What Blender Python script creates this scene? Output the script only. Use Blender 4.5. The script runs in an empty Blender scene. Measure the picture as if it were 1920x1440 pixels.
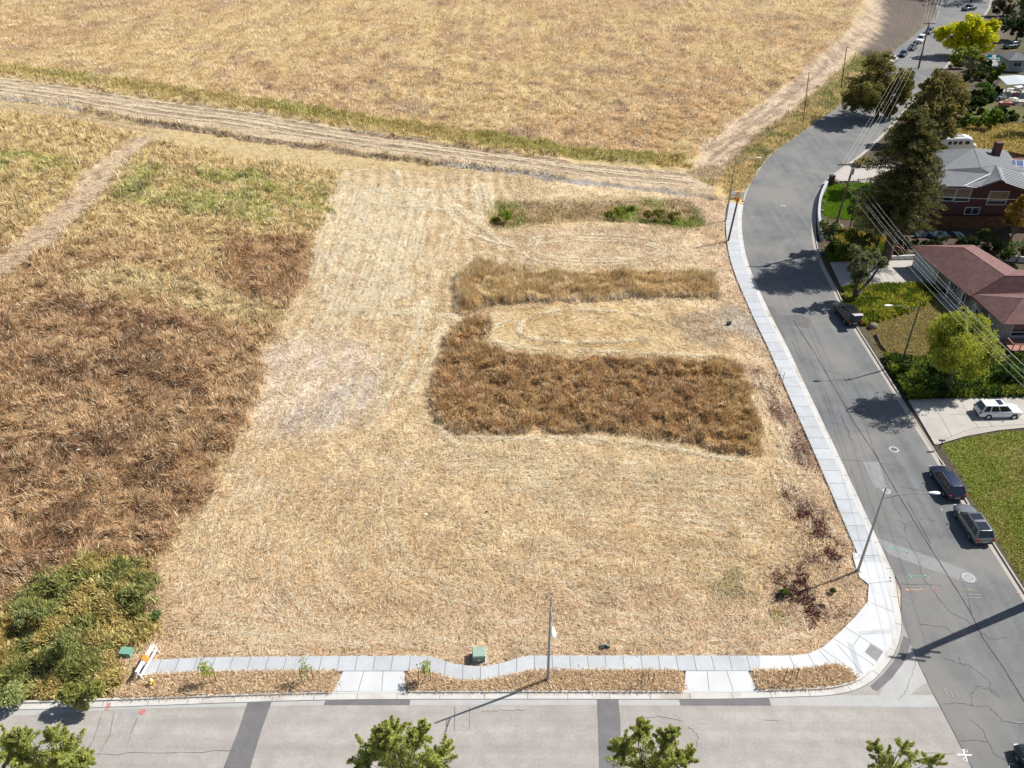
import bpy, math, random
import numpy as np
from mathutils import Vector, Matrix
random.seed(7); RNG = np.random.default_rng(11)
R = math.radians
# ------------------------------------------------------------------ camera, world, sun
FP, PITCH, CH = 1600.0, 35.2, 61.5
scn = bpy.context.scene
cam = bpy.data.objects.new("camera", bpy.data.cameras.new("camera"))
scn.collection.objects.link(cam); scn.camera = cam
cam.location = (0, 0, CH); cam.rotation_euler = (R(90 - PITCH), 0, 0)
cam.data.sensor_width = 36; cam.data.lens = FP / 1920 * 36
cam.data.clip_start = 1; cam.data.clip_end = 6000
SUN_AZ, SUN_EL = 23.1, 46.4          # degrees from +X towards +Y, elevation
w = bpy.data.worlds.new("World"); scn.world = w; w.use_nodes = True
nt = w.node_tree; bg = nt.nodes["Background"]
sky = nt.nodes.new("ShaderNodeTexSky"); sky.sky_type = 'NISHITA'; sky.sun_disc = False
sky.sun_elevation = R(SUN_EL); sky.sun_rotation = R(90 - SUN_AZ)
nt.links.new(sky.outputs[0], bg.inputs[0]); bg.inputs[1].default_value = 0.07
sun = bpy.data.objects.new("sun", bpy.data.lights.new("sun", 'SUN'))
scn.collection.objects.link(sun)
sun.data.energy = 4.9; sun.data.angle = R(0.5); sun.data.color = (1.0, 0.965, 0.915)
sd = Vector((math.cos(R(SUN_AZ)) * math.cos(R(SUN_EL)), math.sin(R(SUN_AZ)) * math.cos(R(SUN_EL)), math.sin(R(SUN_EL))))
sun.rotation_euler = sd.to_track_quat('Z', 'Y').to_euler()
scn.view_settings.view_transform = 'Standard'; scn.view_settings.look = 'None'
scn.view_settings.exposure = 0.48; scn.view_settings.gamma = 1
scn.render.engine = 'CYCLES'
# ------------------------------------------------------------------ survey helpers (photo reading -> world metres)
CP, SP = math.cos(R(PITCH)), math.sin(R(PITCH))
def G(px, py, z=0.0):
    u = (px - 960) / FP; v = (py - 720) / FP
    t = (z - CH) / (-SP - v * CP)
    return (u * t, (CP - v * SP) * t)
def GA(px, py, z=0.0):
    u = (px - 960) / FP; v = (py - 720) / FP
    t = (z - CH) / (-SP - v * CP)
    return u * t, (CP - v * SP) * t
def PR(X, Y, Z=0.0):
    dep = Y * CP - (Z - CH) * SP; up = Y * SP + (Z - CH) * CP
    return 960 + FP * X / dep, 720 - FP * up / dep
def AT(px, py, Y):
    """point of the view ray at world depth Y, and metres per photo pixel there"""
    u = (px - 960) / FP; v = (py - 720) / FP
    t = Y / (CP - v * SP)
    return (u * t, Y, CH + (-SP - v * CP) * t), t / FP
def G3(px, py, z): x, y = G(px, py, z); return (x, y, z)
def PX(pts, z=0.0): return [G(a, b, z) for a, b in pts]
def spline(pts, n=6):
    P = [np.array(p, float) for p in pts]; out = []
    for i in range(len(P) - 1):
        p0 = P[max(i - 1, 0)]; p1 = P[i]; p2 = P[i + 1]; p3 = P[min(i + 2, len(P) - 1)]
        for k in range(n):
            t = k / n
            out.append(tuple(0.5 * ((2 * p1) + (p2 - p0) * t + (2 * p0 - 5 * p1 + 4 * p2 - p3) * t * t + (3 * p1 - p0 - 3 * p2 + p3) * t ** 3)))
    out.append(tuple(P[-1])); return out
# ------------------------------------------------------------------ noise (numpy)
def _h(ix, iy, s):
    n = (ix.astype(np.int64) * 374761393 + iy.astype(np.int64) * 668265263 + s * 1442695041) & 0x7fffffff
    n = ((n ^ (n >> 13)) * 1274126177) & 0x7fffffff
    return ((n ^ (n >> 16)) & 0xffff) / 65535.0
def vn(x, y, s=0):
    x = np.asarray(x, float); y = np.asarray(y, float)
    ix = np.floor(x); iy = np.floor(y); fx = x - ix; fy = y - iy
    fx = fx * fx * (3 - 2 * fx); fy = fy * fy * (3 - 2 * fy)
    a = _h(ix, iy, s); b = _h(ix + 1, iy, s); c = _h(ix, iy + 1, s); d = _h(ix + 1, iy + 1, s)
    return (a + (b - a) * fx) * (1 - fy) + (c + (d - c) * fx) * fy
def fbm(x, y, s=0, o=4):
    r = 0; a = 0.5; t = 0
    for i in range(o):
        r = r + a * vn(x, y, s + i * 17); t += a; a *= 0.5; x = x * 2.03 + 3.1; y = y * 2.03 + 1.7
    return r / t
def ss(a, b, x):
    t = np.clip((np.asarray(x, float) - a) / (b - a), 0, 1); return t * t * (3 - 2 * t)
def pip(x, y, poly):
    x = np.asarray(x, float); y = np.asarray(y, float); ins = np.zeros(x.shape, bool)
    P_ = np.asarray(poly, float); near = (x >= P_[:, 0].min()) & (x <= P_[:, 0].max()) & (y >= P_[:, 1].min()) & (y <= P_[:, 1].max())
    if x.ndim and near.mean() < 0.8:
        if near.any(): ins[near] = _pip(x[near], y[near], poly)
        return ins
    return _pip(x, y, poly)
def _pip(x, y, poly):
    ins = np.zeros(x.shape, bool); n = len(poly); j = n - 1
    for i in range(n):
        xi, yi = poly[i]; xj, yj = poly[j]
        if yi != yj:
            c = ((yi > y) != (yj > y)) & (x < (xj - xi) * (y - yi) / (yj - yi) + xi)
            ins ^= c
        j = i
    return ins
# ------------------------------------------------------------------ materials
def _new(name):
    m = bpy.data.materials.new(name); m.use_nodes = True
    return m, m.node_tree, m.node_tree.nodes["Principled BSDF"]
def mat(name, col, rough=0.8, var=0.12, scale=3.0, bump=0.0, bscale=40.0, metal=0.0, coat=0.0, spec=None, stain=None, fine=None, streak=None):
    """noise-mottled surface; stain=(colour, scale, lo, hi); fine = speckle amount"""
    m, t, b = _new(name); N = t.nodes.new; L = t.links.new
    geo = N("ShaderNodeNewGeometry")
    n1 = N("ShaderNodeTexNoise"); n1.inputs["Scale"].default_value = scale; n1.inputs["Detail"].default_value = 6
    L(geo.outputs["Position"], n1.inputs["Vector"])
    mr = N("ShaderNodeMapRange"); mr.inputs[1].default_value = 0.3; mr.inputs[2].default_value = 0.7
    mr.inputs[3].default_value = 1 - var; mr.inputs[4].default_value = 1 + var
    L(n1.outputs[0], mr.inputs[0])
    last = mr.outputs[0]
    if fine:
        n2 = N("ShaderNodeTexNoise"); n2.inputs["Scale"].default_value = 4.5; n2.inputs["Detail"].default_value = 8; n2.inputs["Roughness"].default_value = 0.75
        L(geo.outputs["Position"], n2.inputs["Vector"])
        m2 = N("ShaderNodeMapRange"); m2.inputs[1].default_value = 0.3; m2.inputs[2].default_value = 0.7
        m2.inputs[3].default_value = 1 - fine; m2.inputs[4].default_value = 1 + fine
        L(n2.outputs[0], m2.inputs[0])
        mm = N("ShaderNodeMath"); mm.operation = 'MULTIPLY'; L(last, mm.inputs[0]); L(m2.outputs[0], mm.inputs[1]); last = mm.outputs[0]
    if streak:
        mp = N("ShaderNodeMapping"); mp.inputs["Scale"].default_value = streak[0]; L(geo.outputs["Position"], mp.inputs["Vector"])
        n4 = N("ShaderNodeTexNoise"); n4.inputs["Scale"].default_value = 1.0; n4.inputs["Detail"].default_value = 4; L(mp.outputs[0], n4.inputs["Vector"])
        m4 = N("ShaderNodeMapRange"); m4.inputs[1].default_value = 0.35; m4.inputs[2].default_value = 0.65; m4.inputs[3].default_value = 1 - streak[1]; m4.inputs[4].default_value = 1 + streak[1]
        L(n4.outputs[0], m4.inputs[0]); m5 = N("ShaderNodeMath"); m5.operation = 'MULTIPLY'; L(last, m5.inputs[0]); L(m4.outputs[0], m5.inputs[1]); last = m5.outputs[0]
    vm = N("ShaderNodeVectorMath"); vm.operation = 'SCALE'; vm.inputs[0].default_value = col[:3]
    L(last, vm.inputs["Scale"]); out = vm.outputs[0]
    if stain:
        sc, s_, lo, hi = stain
        n3 = N("ShaderNodeTexNoise"); n3.inputs["Scale"].default_value = s_; n3.inputs["Detail"].default_value = 5; n3.inputs["Distortion"].default_value = 0.6
        L(geo.outputs["Position"], n3.inputs["Vector"])
        m3 = N("ShaderNodeMapRange"); m3.inputs[1].default_value = lo; m3.inputs[2].default_value = hi; L(n3.outputs[0], m3.inputs[0])
        mx = N("ShaderNodeMix"); mx.data_type = 'RGBA'; L(m3.outputs[0], mx.inputs[0]); L(out, mx.inputs[6]); mx.inputs[7].default_value = (*sc, 1)
        out = mx.outputs[2]
    L(out, b.inputs["Base Color"])
    b.inputs["Roughness"].default_value = rough; b.inputs["Metallic"].default_value = metal
    if coat: b.inputs["Coat Weight"].default_value = coat; b.inputs["Coat Roughness"].default_value = 0.05
    if spec is not None: b.inputs["Specular IOR Level"].default_value = spec
    if bump:
        nb = N("ShaderNodeTexNoise"); nb.inputs["Scale"].default_value = bscale; nb.inputs["Detail"].default_value = 3
        L(geo.outputs["Position"], nb.inputs["Vector"])
        bp = N("ShaderNodeBump"); bp.inputs["Strength"].default_value = bump; bp.inputs["Distance"].default_value = 0.05
        L(nb.outputs[0], bp.inputs["Height"]); L(bp.outputs[0], b.inputs["Normal"])
    return m
def attr_mat(name, rough=0.85, trans=0.0, noise=None, bump=0.0, gain=1.0):
    m, t, b = _new(name); N = t.nodes.new; L = t.links.new
    a = N("ShaderNodeAttribute"); a.attribute_name = "Col"; out = a.outputs["Color"]
    b.inputs["Roughness"].default_value = rough; b.inputs["Specular IOR Level"].default_value = 0.15
    if noise:
        geo = N("ShaderNodeNewGeometry")
        for sc, am, st in noise:
            mp = N("ShaderNodeMapping"); mp.inputs["Scale"].default_value = st; L(geo.outputs["Position"], mp.inputs["Vector"])
            n1 = N("ShaderNodeTexNoise"); n1.inputs["Scale"].default_value = sc; n1.inputs["Detail"].default_value = 5; n1.inputs["Roughness"].default_value = 0.6
            n1.inputs["Distortion"].default_value = 0.8
            L(mp.outputs[0], n1.inputs["Vector"])
            mr = N("ShaderNodeMapRange"); mr.inputs[1].default_value = 0.3; mr.inputs[2].default_value = 0.7
            mr.inputs[3].default_value = 1 - am; mr.inputs[4].default_value = 1 + am; L(n1.outputs[0], mr.inputs[0])
            vm = N("ShaderNodeVectorMath"); vm.operation = 'SCALE'; L(out, vm.inputs[0]); L(mr.outputs[0], vm.inputs["Scale"]); out = vm.outputs[0]
            last = n1
        if bump:
            bp = N("ShaderNodeBump"); bp.inputs["Strength"].default_value = bump; bp.inputs["Distance"].default_value = 0.15
            L(last.outputs[0], bp.inputs["Height"]); L(bp.outputs[0], b.inputs["Normal"])
    L(out, b.inputs["Base Color"])
    if trans:
        tr = N("ShaderNodeBsdfTranslucent"); L(out, tr.inputs["Color"]); mx = N("ShaderNodeMixShader"); mx.inputs[0].default_value = trans
        o = t.nodes["Material Output"]; L(b.outputs[0], mx.inputs[1]); L(tr.outputs[0], mx.inputs[2]); L(mx.outputs[0], o.inputs["Surface"])
    return m
M = {}
M['ground'] = attr_mat("ground_soil_straw", noise=[(0.9, 0.12, (1, 1, 1)), (5.0, 0.30, (1, 1, 1))], bump=0.6)
M['straw'] = attr_mat("straw_blades", rough=0.7, trans=0.30)
M['leaf'] = attr_mat("leaves", rough=0.55, trans=0.42)
M['asphalt'] = mat("asphalt_grey", (0.134, 0.137, 0.137), 0.9, 0.14, 0.5, bump=0.4, bscale=22, fine=0.26, streak=((0.9, 0.035, 1), 0.13), stain=((0.198, 0.189, 0.171), 0.10, 0.40, 0.66))
M['asphalt_light'] = mat("asphalt_pinkish", (0.330, 0.304, 0.276), 0.9, 0.09, 0.8, bump=0.4, bscale=22, fine=0.17, streak=((0.04, 0.8, 1), 0.09), stain=((0.270, 0.246, 0.226), 0.28, 0.50, 0.78))
M['asphalt_band'] = mat("asphalt_pale_band", (0.375, 0.37, 0.355), 0.9, 0.06, 0.8, fine=0.08)
M['patch'] = mat("asphalt_patch_dark", (0.142, 0.136, 0.136), 0.85, 0.12, 0.8, fine=0.16)
M['patch_pale'] = mat("asphalt_patch_pale", (0.235, 0.23, 0.225), 0.9, 0.10, 1.2, fine=0.10)
M['patch_mid'] = mat("asphalt_patch_mid", (0.128, 0.122, 0.115), 0.9, 0.08, 1.0, fine=0.10)
M['concrete'] = mat("concrete_walk", (0.42, 0.435, 0.445), 0.85, 0.06, 0.7, fine=0.06, stain=((0.36, 0.37, 0.375), 0.6, 0.52, 0.8))
M['concrete_new'] = mat("concrete_new", (0.53, 0.535, 0.53), 0.85, 0.05, 0.6, fine=0.04, stain=((0.52, 0.52, 0.51), 0.5, 0.55, 0.8))
M['gutter'] = mat("concrete_gutter", (0.50, 0.485, 0.455), 0.85, 0.06, 0.7, fine=0.06, stain=((0.36, 0.31, 0.25), 0.35, 0.52, 0.72))
M['kerb'] = mat("concrete_kerb", (0.50, 0.49, 0.47), 0.85, 0.06, 1.0, fine=0.06)
M['drive'] = mat("concrete_driveway", (0.40, 0.37, 0.33), 0.85, 0.06, 0.5, fine=0.06, stain=((0.33, 0.30, 0.265), 0.4, 0.5, 0.75))
M['tan_kerb'] = mat("concrete_tan", (0.37, 0.335, 0.29), 0.85, 0.08, 0.9, fine=0.08)
M['joint'] = mat("joint_dark", (0.11, 0.105, 0.10), 0.9, 0.1)
M['crack'] = mat("crack_dark", (0.070, 0.066, 0.062), 0.9, 0.3, 2.0)
M['steel'] = mat("galvanised_steel", (0.33, 0.34, 0.35), 0.5, 0.08, 2.0, metal=0.35)
M['white'] = mat("white_paint", (0.80, 0.80, 0.80), 0.5, 0.04)
M['offwhite'] = mat("offwhite_paint", (0.62, 0.61, 0.58), 0.7, 0.05)
M['greenpole'] = mat("green_paint_pole", (0.045, 0.10, 0.07), 0.5, 0.1)
M['rustwood'] = mat("rusty_brown_pole", (0.16, 0.065, 0.035), 0.85, 0.25, 1.5)
M['wood'] = mat("creosote_wood", (0.105, 0.07, 0.042), 0.9, 0.25, 1.2)
M['woodpole'] = mat("olive_brown_wood", (0.17, 0.12, 0.055), 0.9, 0.25, 0.8)
M['bark'] = mat("bark", (0.085, 0.065, 0.05), 0.95, 0.3, 2.0, bump=0.5, bscale=8)
M['bark_pale'] = mat("bark_pale", (0.22, 0.17, 0.13), 0.95, 0.25, 2.0)
M['wire'] = mat("wire_aluminium", (0.62, 0.62, 0.55), 0.6, 0.03)
M['utility_green'] = mat("utility_green", (0.17, 0.26, 0.18), 0.55, 0.06, 1.5)
M['utility_green2'] = mat("utility_green_vault", (0.16, 0.33, 0.25), 0.55, 0.08, 1.5)
M['dark'] = mat("dark_plastic", (0.02, 0.021, 0.023), 0.6, 0.1)
M['tyre'] = mat("tyre_rubber", (0.018, 0.018, 0.019), 0.85, 0.15)
M['rim'] = mat("alloy_rim", (0.45, 0.46, 0.48), 0.35, 0.08, 6, metal=0.8)
M['glass'] = mat("car_glass", (0.012, 0.016, 0.022), 0.06, 0.1, spec=0.8)
M['hglass'] = mat("window_glass", (0.02, 0.035, 0.045), 0.08, 0.3, 1.0, spec=0.8)
M['blind'] = mat("window_blind", (0.30, 0.21, 0.12), 0.8, 0.25, 0.9)
M['red_lens'] = mat("red_lens", (0.35, 0.015, 0.02), 0.25, 0.05)
M['clear_lens'] = mat("clear_lens", (0.6, 0.62, 0.64), 0.15, 0.05)
M['chrome'] = mat("chrome_trim", (0.7, 0.7, 0.7), 0.2, 0.03, metal=0.9)
M['brick'] = mat("dark_red_brick", (0.115, 0.045, 0.038), 0.9, 0.18, 2.5, fine=0.25)
M['roof_grey'] = mat("roof_shingle_grey", (0.145, 0.15, 0.158), 0.9, 0.10, 0.9, fine=0.22, bump=0.4, bscale=6)
M['roof_red'] = mat("roof_shingle_red", (0.165, 0.083, 0.075), 0.9, 0.16, 1.2, fine=0.42, bump=0.4, bscale=6)
M['ridge_red'] = mat("ridge_cap_pale", (0.42, 0.32, 0.28), 0.9, 0.1)
M['siding'] = mat("siding_bluegrey", (0.42, 0.46, 0.47), 0.75, 0.05)
M['siding_tan'] = mat("siding_tan", (0.38, 0.34, 0.30), 0.8, 0.06)
M['trim'] = mat("trim_white", (0.68, 0.68, 0.67), 0.6, 0.04)
M['fence'] = mat("fence_boards", (0.15, 0.065, 0.03), 0.85, 0.45, 2.2)
M['redwood'] = mat("redwood_rail", (0.30, 0.13, 0.09), 0.7, 0.15)
M['tarp'] = mat("blue_tarp_shaded", (0.035, 0.055, 0.075), 0.95, 0.15, 1.5, spec=0.05)  # very dark blue: the shade over the tarp is put into its colour
M['teal'] = mat("teal_plastic", (0.03, 0.30, 0.32), 0.45, 0.08)
M['orange'] = mat("orange_reflector", (0.80, 0.28, 0.03), 0.5, 0.05)
M['yellow'] = mat("yellow_paint", (0.72, 0.46, 0.04), 0.5, 0.08, 6)
M['redpaint'] = mat("pink_red_paint", (0.45, 0.17, 0.15), 0.85, 0.2, 3)
M['rock'] = mat("rock", (0.18, 0.15, 0.12), 0.9, 0.3, 3, bump=0.5, bscale=5)
M['solar'] = mat("solar_cell", (0.05, 0.075, 0.15), 0.25, 0.12, 2)
M['solar_dark'] = mat("solar_thermal", (0.05, 0.05, 0.055), 0.4, 0.1)
M['dirt_mound'] = mat("grey_gravel", (0.30, 0.29, 0.28), 0.95, 0.2, 4, fine=0.25)
for k, c in {'p_green': (0.17, 0.40, 0.29), 'p_orange': (0.55, 0.31, 0.17), 'p_red': (0.42, 0.21, 0.20), 'p_white': (0.62, 0.62, 0.62), 'p_yellow': (0.42, 0.39, 0.16), 'p_pink': (0.52, 0.33, 0.30), 'p_faint': (0.30, 0.295, 0.29), 'p_bluef': (0.33, 0.37, 0.38)}.items():
    M[k] = mat("paint_" + {'p_green': 'green', 'p_orange': 'orange', 'p_red': 'red', 'p_white': 'white', 'p_yellow': 'yellow', 'p_pink': 'pink', 'p_faint': 'worn_white', 'p_bluef': 'faded_blue'}[k], c, 0.85, 0.25, 6)
def paint(name, col, rough=0.3, metal=0.25):
    return mat(name, col, rough, 0.03, 1.0, metal=metal, coat=0.8)
# ------------------------------------------------------------------ mesh builder
COL = scn.collection
class MB:
    def __init__(s): s.v = []; s.f = []; s.sm = []
    def add(s, vs, fs, smooth=False):
        o = len(s.v); s.v += [tuple(map(float, p)) for p in vs]; s.f += [tuple(i + o for i in f) for f in fs]; s.sm += [smooth] * len(fs); return s
    def box(s, c, d, rz=0.0, taper=1.0):
        x, y, z = d[0] / 2, d[1] / 2, d[2] / 2; ca, sa = math.cos(rz), math.sin(rz); vs = []
        for zz, k in ((-z, 1), (z, taper)):
            for xx, yy in ((-x, -y), (x, -y), (x, y), (-x, y)):
                a, b = xx * k, yy * k
                vs.append((c[0] + a * ca - b * sa, c[1] + a * sa + b * ca, c[2] + zz))
        return s.add(vs, [(3, 2, 1, 0), (4, 5, 6, 7), (0, 1, 5, 4), (1, 2, 6, 5), (2, 3, 7, 6), (3, 0, 4, 7)])
    def prism(s, poly, z0, z1, cap_bottom=True):
        a = sum(poly[i][0] * poly[(i + 1) % len(poly)][1] - poly[(i + 1) % len(poly)][0] * poly[i][1] for i in range(len(poly)))
        if a < 0: poly = poly[::-1]
        n = len(poly); vs = [(p[0], p[1], z0) for p in poly] + [(p[0], p[1], z1) for p in poly]
        fs = [(i, (i + 1) % n, n + (i + 1) % n, n + i) for i in range(n)] + [tuple(range(n, 2 * n))]
        if cap_bottom: fs.append(tuple(range(n - 1, -1, -1)))
        return s.add(vs, fs)
    def sheet(s, poly, z):
        a = sum(poly[i][0] * poly[(i + 1) % len(poly)][1] - poly[(i + 1) % len(poly)][0] * poly[i][1] for i in range(len(poly)))
        if a < 0: poly = poly[::-1]
        return s.add([(p[0], p[1], z) for p in poly], [tuple(range(len(poly)))])
    def poly3(s, pts): return s.add(pts, [tuple(range(len(pts)))])
    def tube(s, pts, rad, n=8, cap=True, smooth=True):
        pts = [Vector(p) for p in pts]
        if not hasattr(rad, '__len__'): rad = [rad] * len(pts)
        vs = []; m = len(pts)
        for i, p in enumerate(pts):
            d = (pts[min(i + 1, m - 1)] - pts[max(i - 1, 0)]).normalized()
            up = Vector((0, 0, 1)) if abs(d.z) < 0.9 else Vector((1, 0, 0))
            a = d.cross(up).normalized(); b = a.cross(d)
            for k in range(n):
                t = 2 * math.pi * k / n; vs.append(p + (a * math.cos(t) + b * math.sin(t)) * rad[i])
        fs = []
        for i in range(m - 1):
            for k in range(n):
                fs.append((i * n + k, i * n + (k + 1) % n, (i + 1) * n + (k + 1) % n, (i + 1) * n + k))
        s.add(vs, fs, smooth)
        if cap: s.add(vs[:n], [tuple(range(n - 1, -1, -1))]); s.add(vs[-n:], [tuple(range(n))])
        return s
    def loft(s, rings, smooth=True, cap=True, closed=True):
        n = len(rings[0]); vs = [p for r in rings for p in r]; fs = []
        for i in range(len(rings) - 1):
            for k in range(n if closed else n - 1):
                fs.append((i * n + k, i * n + (k + 1) % n, (i + 1) * n + (k + 1) % n, (i + 1) * n + k))
        s.add(vs, fs, smooth)
        if cap: s.add(rings[0], [tuple(range(n - 1, -1, -1))]); s.add(rings[-1], [tuple(range(n))])
        return s
    def strip(s, path, wd, z):
        """thin flat ribbon along a ground path"""
        n = len(path); vs = []
        for i, p in enumerate(path):
            a = path[max(i - 1, 0)]; b = path[min(i + 1, n - 1)]
            dx, dy = b[0] - a[0], b[1] - a[1]; l = math.hypot(dx, dy) or 1
            ww = wd[i] if hasattr(wd, '__len__') else wd
            vs += [(p[0] + dy / l * ww / 2, p[1] - dx / l * ww / 2, z), (p[0] - dy / l * ww / 2, p[1] + dx / l * ww / 2, z)]
        return s.add(vs, [(2 * i, 2 * i + 2, 2 * i + 3, 2 * i + 1) for i in range(n - 1)])
    def blob(s, c, r, n=8, m=6, jit=0.0, seed=0):
        rr = random.Random(seed); vs = [(c[0], c[1], c[2] - r[2])]
        for i in range(1, m):
            ph = math.pi * i / m - math.pi / 2
            for k in range(n):
                th = 2 * math.pi * k / n; j = 1 + rr.uniform(-jit, jit)
                vs.append((c[0] + r[0] * math.cos(ph) * math.cos(th) * j, c[1] + r[1] * math.cos(ph) * math.sin(th) * j, c[2] + r[2] * math.sin(ph) * j))
        vs.append((c[0], c[1], c[2] + r[2])); fs = [(0, 1 + (k + 1) % n, 1 + k) for k in range(n)]
        for i in range(m - 2):
            for k in range(n): fs.append((1 + i * n + k, 1 + i * n + (k + 1) % n, 1 + (i + 1) * n + (k + 1) % n, 1 + (i + 1) * n + k))
        l = len(vs) - 1; fs += [(1 + (m - 2) * n + k, 1 + (m - 2) * n + (k + 1) % n, l) for k in range(n)]
        return s.add(vs, fs, True)
    def build(s, name, m, parent=None):
        me = bpy.data.meshes.new(name); me.from_pydata(s.v, [], s.f); me.materials.append(m)
        me.polygons.foreach_set('use_smooth', s.sm); me.update()
        o = bpy.data.objects.new(name, me); COL.objects.link(o)
        if parent is not None: o.parent = parent
        return o
def tag(o, label=None, cat=None, group=None, kind=None):
    if label: o['label'] = label
    if cat: o['category'] = cat
    if group: o['group'] = group
    if kind: o['kind'] = kind
    return o
def empty(name, loc, rz, label, cat, group=None):
    o = bpy.data.objects.new(name, None); COL.objects.link(o); o.location = loc; o.rotation_euler = (0, 0, rz)
    o.empty_display_size = 0.3
    return tag(o, label, cat, group)
def struct(o): o['kind'] = 'structure'; return o
def copy_thing(src, loc, rz, label, group=None, scale=None):
    c = src.copy(); COL.objects.link(c); c.location = loc; c.rotation_euler = (0, 0, rz); c['label'] = label
    if group: c['group'] = group
    if scale: c.scale = (scale,) * 3
    for ch in [x for x in bpy.data.objects if x.parent == src]:
        d = ch.copy(); COL.objects.link(d); d.parent = c
        for g in [x for x in bpy.data.objects if x.parent == ch]:
            e = g.copy(); COL.objects.link(e); e.parent = d
    return c
def raw_mesh(name, V, F, C, m, parent=None):
    """numpy vertices (n,3), faces (k,3|4), per-vertex colours (n,3)"""
    me = bpy.data.meshes.new(name); n = len(V); k, q = F.shape
    me.vertices.add(n); me.vertices.foreach_set('co', np.ascontiguousarray(V, np.float32).ravel())
    me.loops.add(k * q); me.loops.foreach_set('vertex_index', np.ascontiguousarray(F, np.int32).ravel())
    me.polygons.add(k); me.polygons.foreach_set('loop_start', np.arange(0, k * q, q, dtype=np.int32))
    me.update(calc_edges=True)
    a = me.color_attributes.new("Col", 'FLOAT_COLOR', 'POINT')
    cc = np.ones((n, 4), np.float32); cc[:, :3] = C; a.data.foreach_set('color', cc.ravel())
    me.materials.append(m)
    o = bpy.data.objects.new(name, me); COL.objects.link(o)
    if parent is not None: o.parent = parent
    return o
exec_parts = True
# ------------------------------------------------------------------ ground regions (outlines surveyed on the ground plane)
LIPL = [(1640, 132), (1600, 168), (1572, 200), (1540, 222), (1505, 247), (1470, 272), (1440, 297), (1420, 325), (1405, 350), (1397, 372), (1392, 405), (1393, 440), (1400, 480), (1413, 518), (1432, 560), (1451, 600)]
X_L, X_R = 36.7, 47.0
lipL = PX([(1738, -60), (1745, -30), (1752, 0), (1756, 18), (1752, 34), (1730, 52), (1706, 72), (1680, 92), (1660, 112)] + LIPL) + [(36.75, 95), (36.65, 85), (36.6, 75), (36.5, 66), (36.4, 60), (36.35, 56)]
corner = PX([(1686, 1130), (1691, 1160), (1690, 1190), (1680, 1222), (1662, 1250), (1638, 1276), (1605, 1294), (1560, 1304), (1500, 1307)])
yB = 42.25
lipB = [(16, 42.28), (0, 42.28), (-14, 42.22), (-24, 41.9), (-32.5, 41.55), (-45, 41.2), (-90, 40.6)]
lip_left = spline(lipL, 5)
lip_corner = spline([(36.4, 60), (36.35, 56)] + corner + lipB, 5)[5:]
lip_path = lip_left[:-1] + lip_corner
_ys = np.array([p[1] for p in lip_left[::-1]]); _xs = np.array([p[0] for p in lip_left[::-1]])
o_ = np.argsort(_ys); _ys = _ys[o_]; _xs = _xs[o_]
def xleft(y): return np.interp(y, _ys, _xs)
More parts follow.
